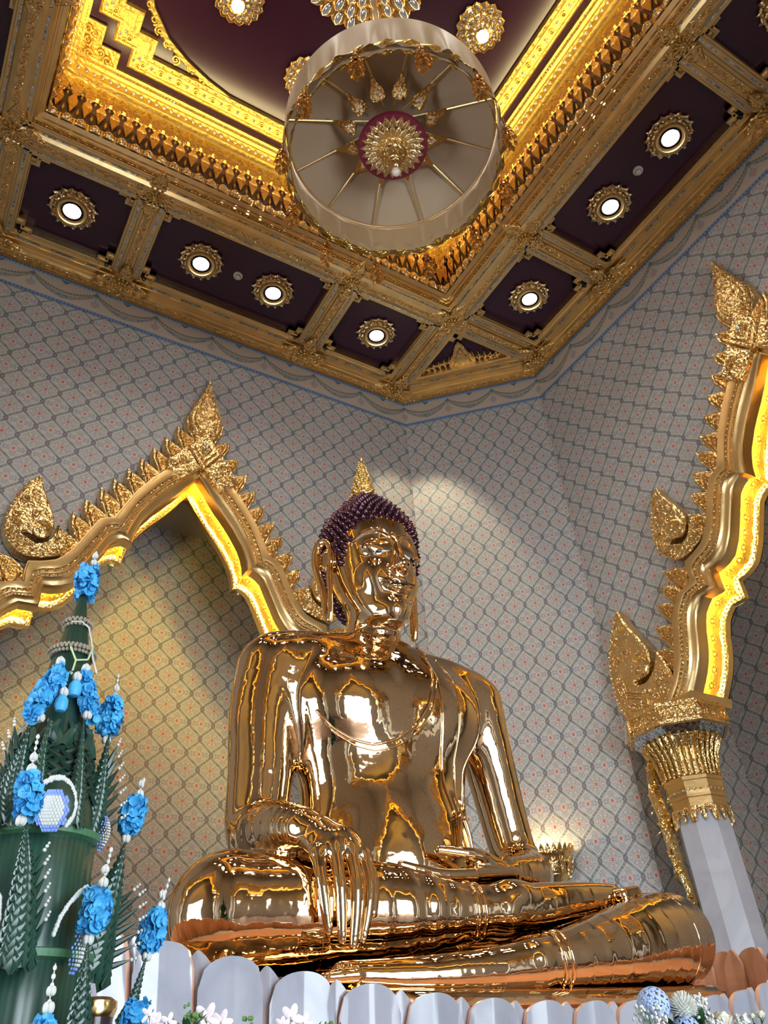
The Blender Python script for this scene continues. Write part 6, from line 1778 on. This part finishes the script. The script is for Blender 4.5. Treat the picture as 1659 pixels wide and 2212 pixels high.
# white and periwinkle petal rosettes inside jasmine arcs
def petal_dome(name, c, w, h, face):
    mb = MB(); m2 = MB(); c = rel(c); f = Vector(face).normalized(); q = f.to_track_quat('Z', 'Y').to_matrix().to_4x4(); M = Matrix.Translation(c) @ q
    for i in range(-6, 7):
        for j in range(-7, 8):
            x = (i + 0.5 * (j % 2)) * w / 5; y = j * h / 7; rr = (x / w)**2 + (y / h)**2
            if rr > 1: continue
            t = mb if rr < 0.52 else m2
            t.ball((x, y, 0.022 * (1 - rr)), w / 6.5, n=6, m=5, sc=(1, 1.25, 0.8), M=M)
    mb.absorb(m2); return mb.obj(name, [WHITEF, LILAC], off, smooth=True)
petal_dome('petal_dome', (-2.276, -1.198, 2.232), 0.036, 0.052, (-0.35, -1, -0.25))
petal_dome('petal_dome', (-2.165, -1.195, 1.925), 0.020, 0.058, (0.75, -0.75, -0.15))
petal_dome('petal_dome', (-2.115, -1.05, 2.225), 0.016, 0.050, (0.9, -0.6, -0.1))
budstring('jasmine_arc', [(-2.319, -1.185, 2.283), (-2.306, -1.185, 2.302), (-2.285, -1.185, 2.317), (-2.262, -1.185, 2.320), (-2.240, -1.185, 2.305), (-2.226, -1.185, 2.280), (-2.219, -1.185, 2.25), (-2.222, -1.185, 2.225), (-2.236, -1.185, 2.20)], 0.0065, step=0.007)
budstring('jasmine_arc', [(-2.225, -1.20, 1.95), (-2.215, -1.20, 1.99), (-2.200, -1.20, 2.02), (-2.180, -1.20, 2.045), (-2.162, -1.20, 2.06)], 0.0055, step=0.007)
budstring('jasmine_arc', [(-2.40, -1.20, 2.03), (-2.375, -1.21, 2.05), (-2.358, -1.215, 2.02), (-2.352, -1.215, 1.98), (-2.36, -1.21, 1.93)], 0.006, step=0.007)
mb = MB(); mb.ball(tuple(rel((-2.262, -1.178, 2.258))), 0.052, n=16, m=10, sc=(1, 0.35, 1.2)); mb.obj('leaf_backing', LEAFD, off, smooth=True)

# ------------------------------------------------------------------ fresh flowers along the lower edge
GREEN = flatm('stem_green', (0.05, 0.14, 0.04), 0.5); GLEAF = leafmat('bouquet_leaf', (0.015, 0.06, 0.02), (0.03, 0.10, 0.035), 0.4)
PINKW = flatm('pale_orchid', (0.80, 0.66, 0.68), 0.5, sub=0.1); CREAM = flatm('cream_rose', (0.78, 0.74, 0.56), 0.5, sub=0.1); HYD = flatm('hydrangea_blue', (0.36, 0.48, 0.74), 0.55, sub=0.1); GBUD = flatm('green_berry', (0.10, 0.22, 0.05), 0.4)
def vase(x, y, ztop, lab):
    v = empty('flower_vase', (x, y, 1.17)); h = ztop - 1.17
    mb = MB(); mb.lathe([(0.001, 0.0), (0.026, 0.0), (0.028, 0.01), (0.018, 0.04), (0.026, h * 0.4), (0.034, h * 0.65), (0.022, h * 0.88), (0.028, h), (0.024, h), (0.019, h * 0.88)], n=24); mb.obj('vase_body', flatm('white_porcelain', (0.6, 0.6, 0.58), 0.2), v, smooth=True)
    tag(v, lab, 'vase'); return v
def bloom(root, c, r, kind):
    mb = MB(); c = Vector(c)
    if kind == 'orchid':
        for k in range(5):
            a = 2 * PI * k / 5 + rnd.uniform(-.2, .2); tilt = rnd.uniform(0.2, 0.7)
            M = Matrix.Translation(c) @ Matrix.Rotation(a, 4, 'Y') @ Matrix.Rotation(-tilt, 4, 'X')
            mb.ball((r * 0.55, 0, 0), r * 0.5, n=8, m=5, sc=(1.0, 0.12, 0.55), M=M)
        mb.ball(tuple(c + Vector((0, -r * 0.15, 0))), r * 0.16, n=6, m=4); return mb.obj('orchid_bloom', PINKW, root, smooth=True)
    if kind == 'mum':
        for i in range(190):
            z = 1 - 2 * (i + 0.5) / 190; a = i * 2.39996; s = math.sqrt(1 - z * z); d = Vector((s * math.cos(a), s * math.sin(a), z))
            if z < -0.6: continue
            p = c + d * r * 0.55; mb.tube([p, p + d * r * 0.25 + Vector((0, 0, 0.06 * r)), p + d * r * 0.45 + Vector((0, 0, 0.14 * r))], [r * 0.05, r * 0.085, r * 0.03], n=5, flat=0.5)
        mb.ball(tuple(c), r * 0.6, n=10, m=8); return mb.obj('chrysanthemum_bloom', flatm('white_chrysanthemum', (0.66, 0.68, 0.62), 0.5, sub=0.1), root, smooth=True)
    if kind == 'rose':
        for lv, (rr, hh, n) in enumerate(((1.0, 0.5, 6), (0.8, 0.65, 5), (0.58, 0.75, 4), (0.35, 0.8, 3))):
            for k in range(n):
                a = 2 * PI * (k + 0.5 * lv) / n
                rows = []
                for j in range(4):
                    t = j / 3; row = []
                    for q in range(5):
                        b = a + (q / 4 - 0.5) * 1.5 * PI / n * 1.5; R2 = r * rr * (0.4 + 0.6 * t**0.7); row.append(c + Vector((R2 * math.cos(b), R2 * math.sin(b), r * (hh * t * 1.3 - 0.5 - 0.1 * abs(q - 2)))))
                    rows.append(row)
                mb.grid(rows)
        return mb.obj('rose_bloom', CREAM, root, smooth='all', fix=False)
    if kind == 'hydrangea':
        for i in range(70):
            z = 1 - 1.7 * (i + 0.5) / 70; a = i * 2.39996; s = math.sqrt(max(0, 1 - z * z)); d = Vector((s * math.cos(a), s * math.sin(a), z)); p = c + d * r
            q = d.to_track_quat('Z', 'Y').to_matrix().to_4x4()
            for k in range(4):
                M = Matrix.Translation(p) @ q @ Matrix.Rotation(k * PI / 2 + i, 4, 'Z'); mb.ball((r * 0.13, 0, 0), r * 0.13, n=6, m=4, sc=(1, 0.8, 0.2), M=M)
        return mb.obj('hydrangea_head', HYD, root, smooth=True)
    if kind == 'breath':
        for i in range(46):
            d = Vector((rnd.gauss(0, 1), rnd.gauss(0, 1), rnd.gauss(0, 0.8))) ; d = d.normalized() * r * rnd.uniform(0.4, 1.0); p = c + d
            for k in range(4): mb.ball(tuple(p + Vector((rnd.uniform(-1, 1), rnd.uniform(-1, 1), rnd.uniform(-1, 1))) * 0.0025), 0.0045, n=5, m=4)
        m2 = MB()
        for i in range(14): m2.tube([c - Vector((0, 0, r * 1.3)), c + Vector((rnd.uniform(-1, 1), rnd.uniform(-1, 1), rnd.uniform(-0.3, 1))) * r * 0.8], 0.0008, n=3)
        mb.absorb(m2); return mb.obj('babys_breath', [WHITEF, GREEN], root, smooth=True)
    if kind == 'berries':
        for i in range(9): mb.ball(tuple(c + Vector((rnd.uniform(-1, 1), rnd.uniform(-.6, .6), rnd.uniform(-1, 1))) * r), r * 0.30, n=8, m=6, sc=(1, 1, 1.25))
        return mb.obj('green_berries', GBUD, root, smooth=True)
def leaves(root, c, n, L, spread=1.0):
    mb = MB(); c = Vector(c)
    for i in range(n):
        a = rnd.uniform(0, 2 * PI); d = Vector((math.cos(a) * spread, math.sin(a) * spread, rnd.uniform(0.2, 1.2))).normalized()
        mb.tube([c, c + d * L * 0.35, c + d * L * 0.75, c + d * L], [0.002, L * 0.16, L * 0.12, 0.001], n=6, flat=0.15)
    return mb.obj('foliage', GLEAF, root, smooth=True)
def arrangement(name, x, y, lab, blooms, leafs, ztop=1.58):
    vase(x, y, ztop, 'white vase under the picture edge holding the ' + lab[1])
    r = empty(name, (x, y, ztop - 0.05))
    mb = MB()
    for b in blooms: mb.tube([Vector((rnd.uniform(-.02, .02), rnd.uniform(-.02, .02), 0)), Vector((b[0] - x, b[1] - y, b[2] - ztop + 0.05)) * 0.6 + Vector((0, 0, 0.0)), Vector((b[0] - x, b[1] - y, b[2] - ztop + 0.05))], 0.0025, n=5)
    mb.obj('stems', GREEN, r, smooth=True)
    for b in blooms: bloom(r, (b[0] - x, b[1] - y, b[2] - ztop + 0.05), b[3], b[4])
    for l in leafs: leaves(r, (l[0] - x, l[1] - y, l[2] - ztop + 0.05), l[3], l[4])
    tag(r, lab[0], 'flowers')
arrangement('orchid_spray', -1.95, -1.478, ('pale pink orchids with green berries in front of the left petals', 'pale pink orchids'),
            [(-1.938, -1.478, 1.755, 0.032, 'orchid'), (-1.905, -1.478, 1.748, 0.026, 'orchid'), (-1.975, -1.475, 1.772, 0.012, 'berries'), (-1.965, -1.48, 1.755, 0.014, 'berries')], [(-1.975, -1.47, 1.735, 6, 0.05)])
arrangement('white_orchid_spray', -2.05, -1.47, ('small white and pink orchids beside the lowest blue spike', 'small orchids'),
            [(-2.062, -1.478, 1.765, 0.018, 'orchid'), (-2.045, -1.478, 1.748, 0.022, 'orchid'), (-2.020, -1.478, 1.752, 0.018, 'orchid')], [(-2.04, -1.47, 1.72, 4, 0.04)])
arrangement('orchid_spray', -1.73, -1.478, ('pale orchids poking up at the middle of the lower edge', 'middle orchids'),
            [(-1.741, -1.478, 1.752, 0.030, 'orchid'), (-1.712, -1.478, 1.742, 0.024, 'orchid'), (-1.765, -1.478, 1.74, 0.018, 'orchid')], [(-1.70, -1.47, 1.71, 4, 0.05)])
arrangement('berry_sprig', -1.84, -1.478, ('dark green berry sprig between the two orchid groups', 'berry sprig'), [(-1.842, -1.478, 1.742, 0.014, 'berries')], [(-1.84, -1.47, 1.715, 3, 0.035)])
arrangement('leaf_sprig', -1.65, -1.478, ('thin dark leaf sprig right of the middle orchids', 'leaf sprig'), [(-1.650, -1.478, 1.742, 0.010, 'berries')], [(-1.642, -1.47, 1.70, 5, 0.055)])
arrangement('mixed_bouquet', -0.40, -1.378, ('bouquet with blue hydrangea, white chrysanthemum and baby breath at lower right', 'mixed bouquet'),
            [(-0.495, -1.37, 1.772, 0.048, 'hydrangea'), (-0.437, -1.43, 1.756, 0.042, 'mum'), (-0.560, -1.40, 1.735, 0.050, 'breath'), (-0.335, -1.38, 1.755, 0.055, 'breath'), (-0.295, -1.36, 1.775, 0.030, 'breath'), (-0.275, -1.42, 1.730, 0.036, 'rose'), (-0.345, -1.45, 1.705, 0.034, 'breath'), (-0.435, -1.42, 1.70, 0.04, 'hydrangea')],
            [(-0.42, -1.38, 1.70, 9, 0.08), (-0.33, -1.38, 1.70, 9, 0.08)])
arrangement('rosebud_sprig', -0.06, -1.378, ('small cream rosebuds at the lower right corner', 'rosebuds'),
            [(-0.033, -1.378, 1.742, 0.018, 'rose'), (-0.075, -1.378, 1.738, 0.012, 'rose'), (-0.132, -1.378, 1.725, 0.022, 'breath')], [(-0.06, -1.37, 1.69, 5, 0.06)])
# dark lacquer stand glimpsed between the offering and the petals
st2 = empty('lacquer_stand', (-1.98, -0.66, 1.17)); mb = MB(); mb.lathe([(0.07, 0), (0.075, 0.02), (0.03, 0.06), (0.028, 0.35), (0.05, 0.50), (0.055, 0.66), (0.06, 0.70), (0.045, 0.71), (0.001, 0.71)], n=28)
mb.obj('turned_post', WOOD, st2, smooth=True); mb = MB(); mb.lathe([(0.056, 0.66), (0.063, 0.68), (0.062, 0.70)], n=28); mb.obj('gilt_ring', GOLDB, st2, smooth=True)
tag(st2, 'dark glossy turned stand between the leaf offering and the marble petals', 'stand')
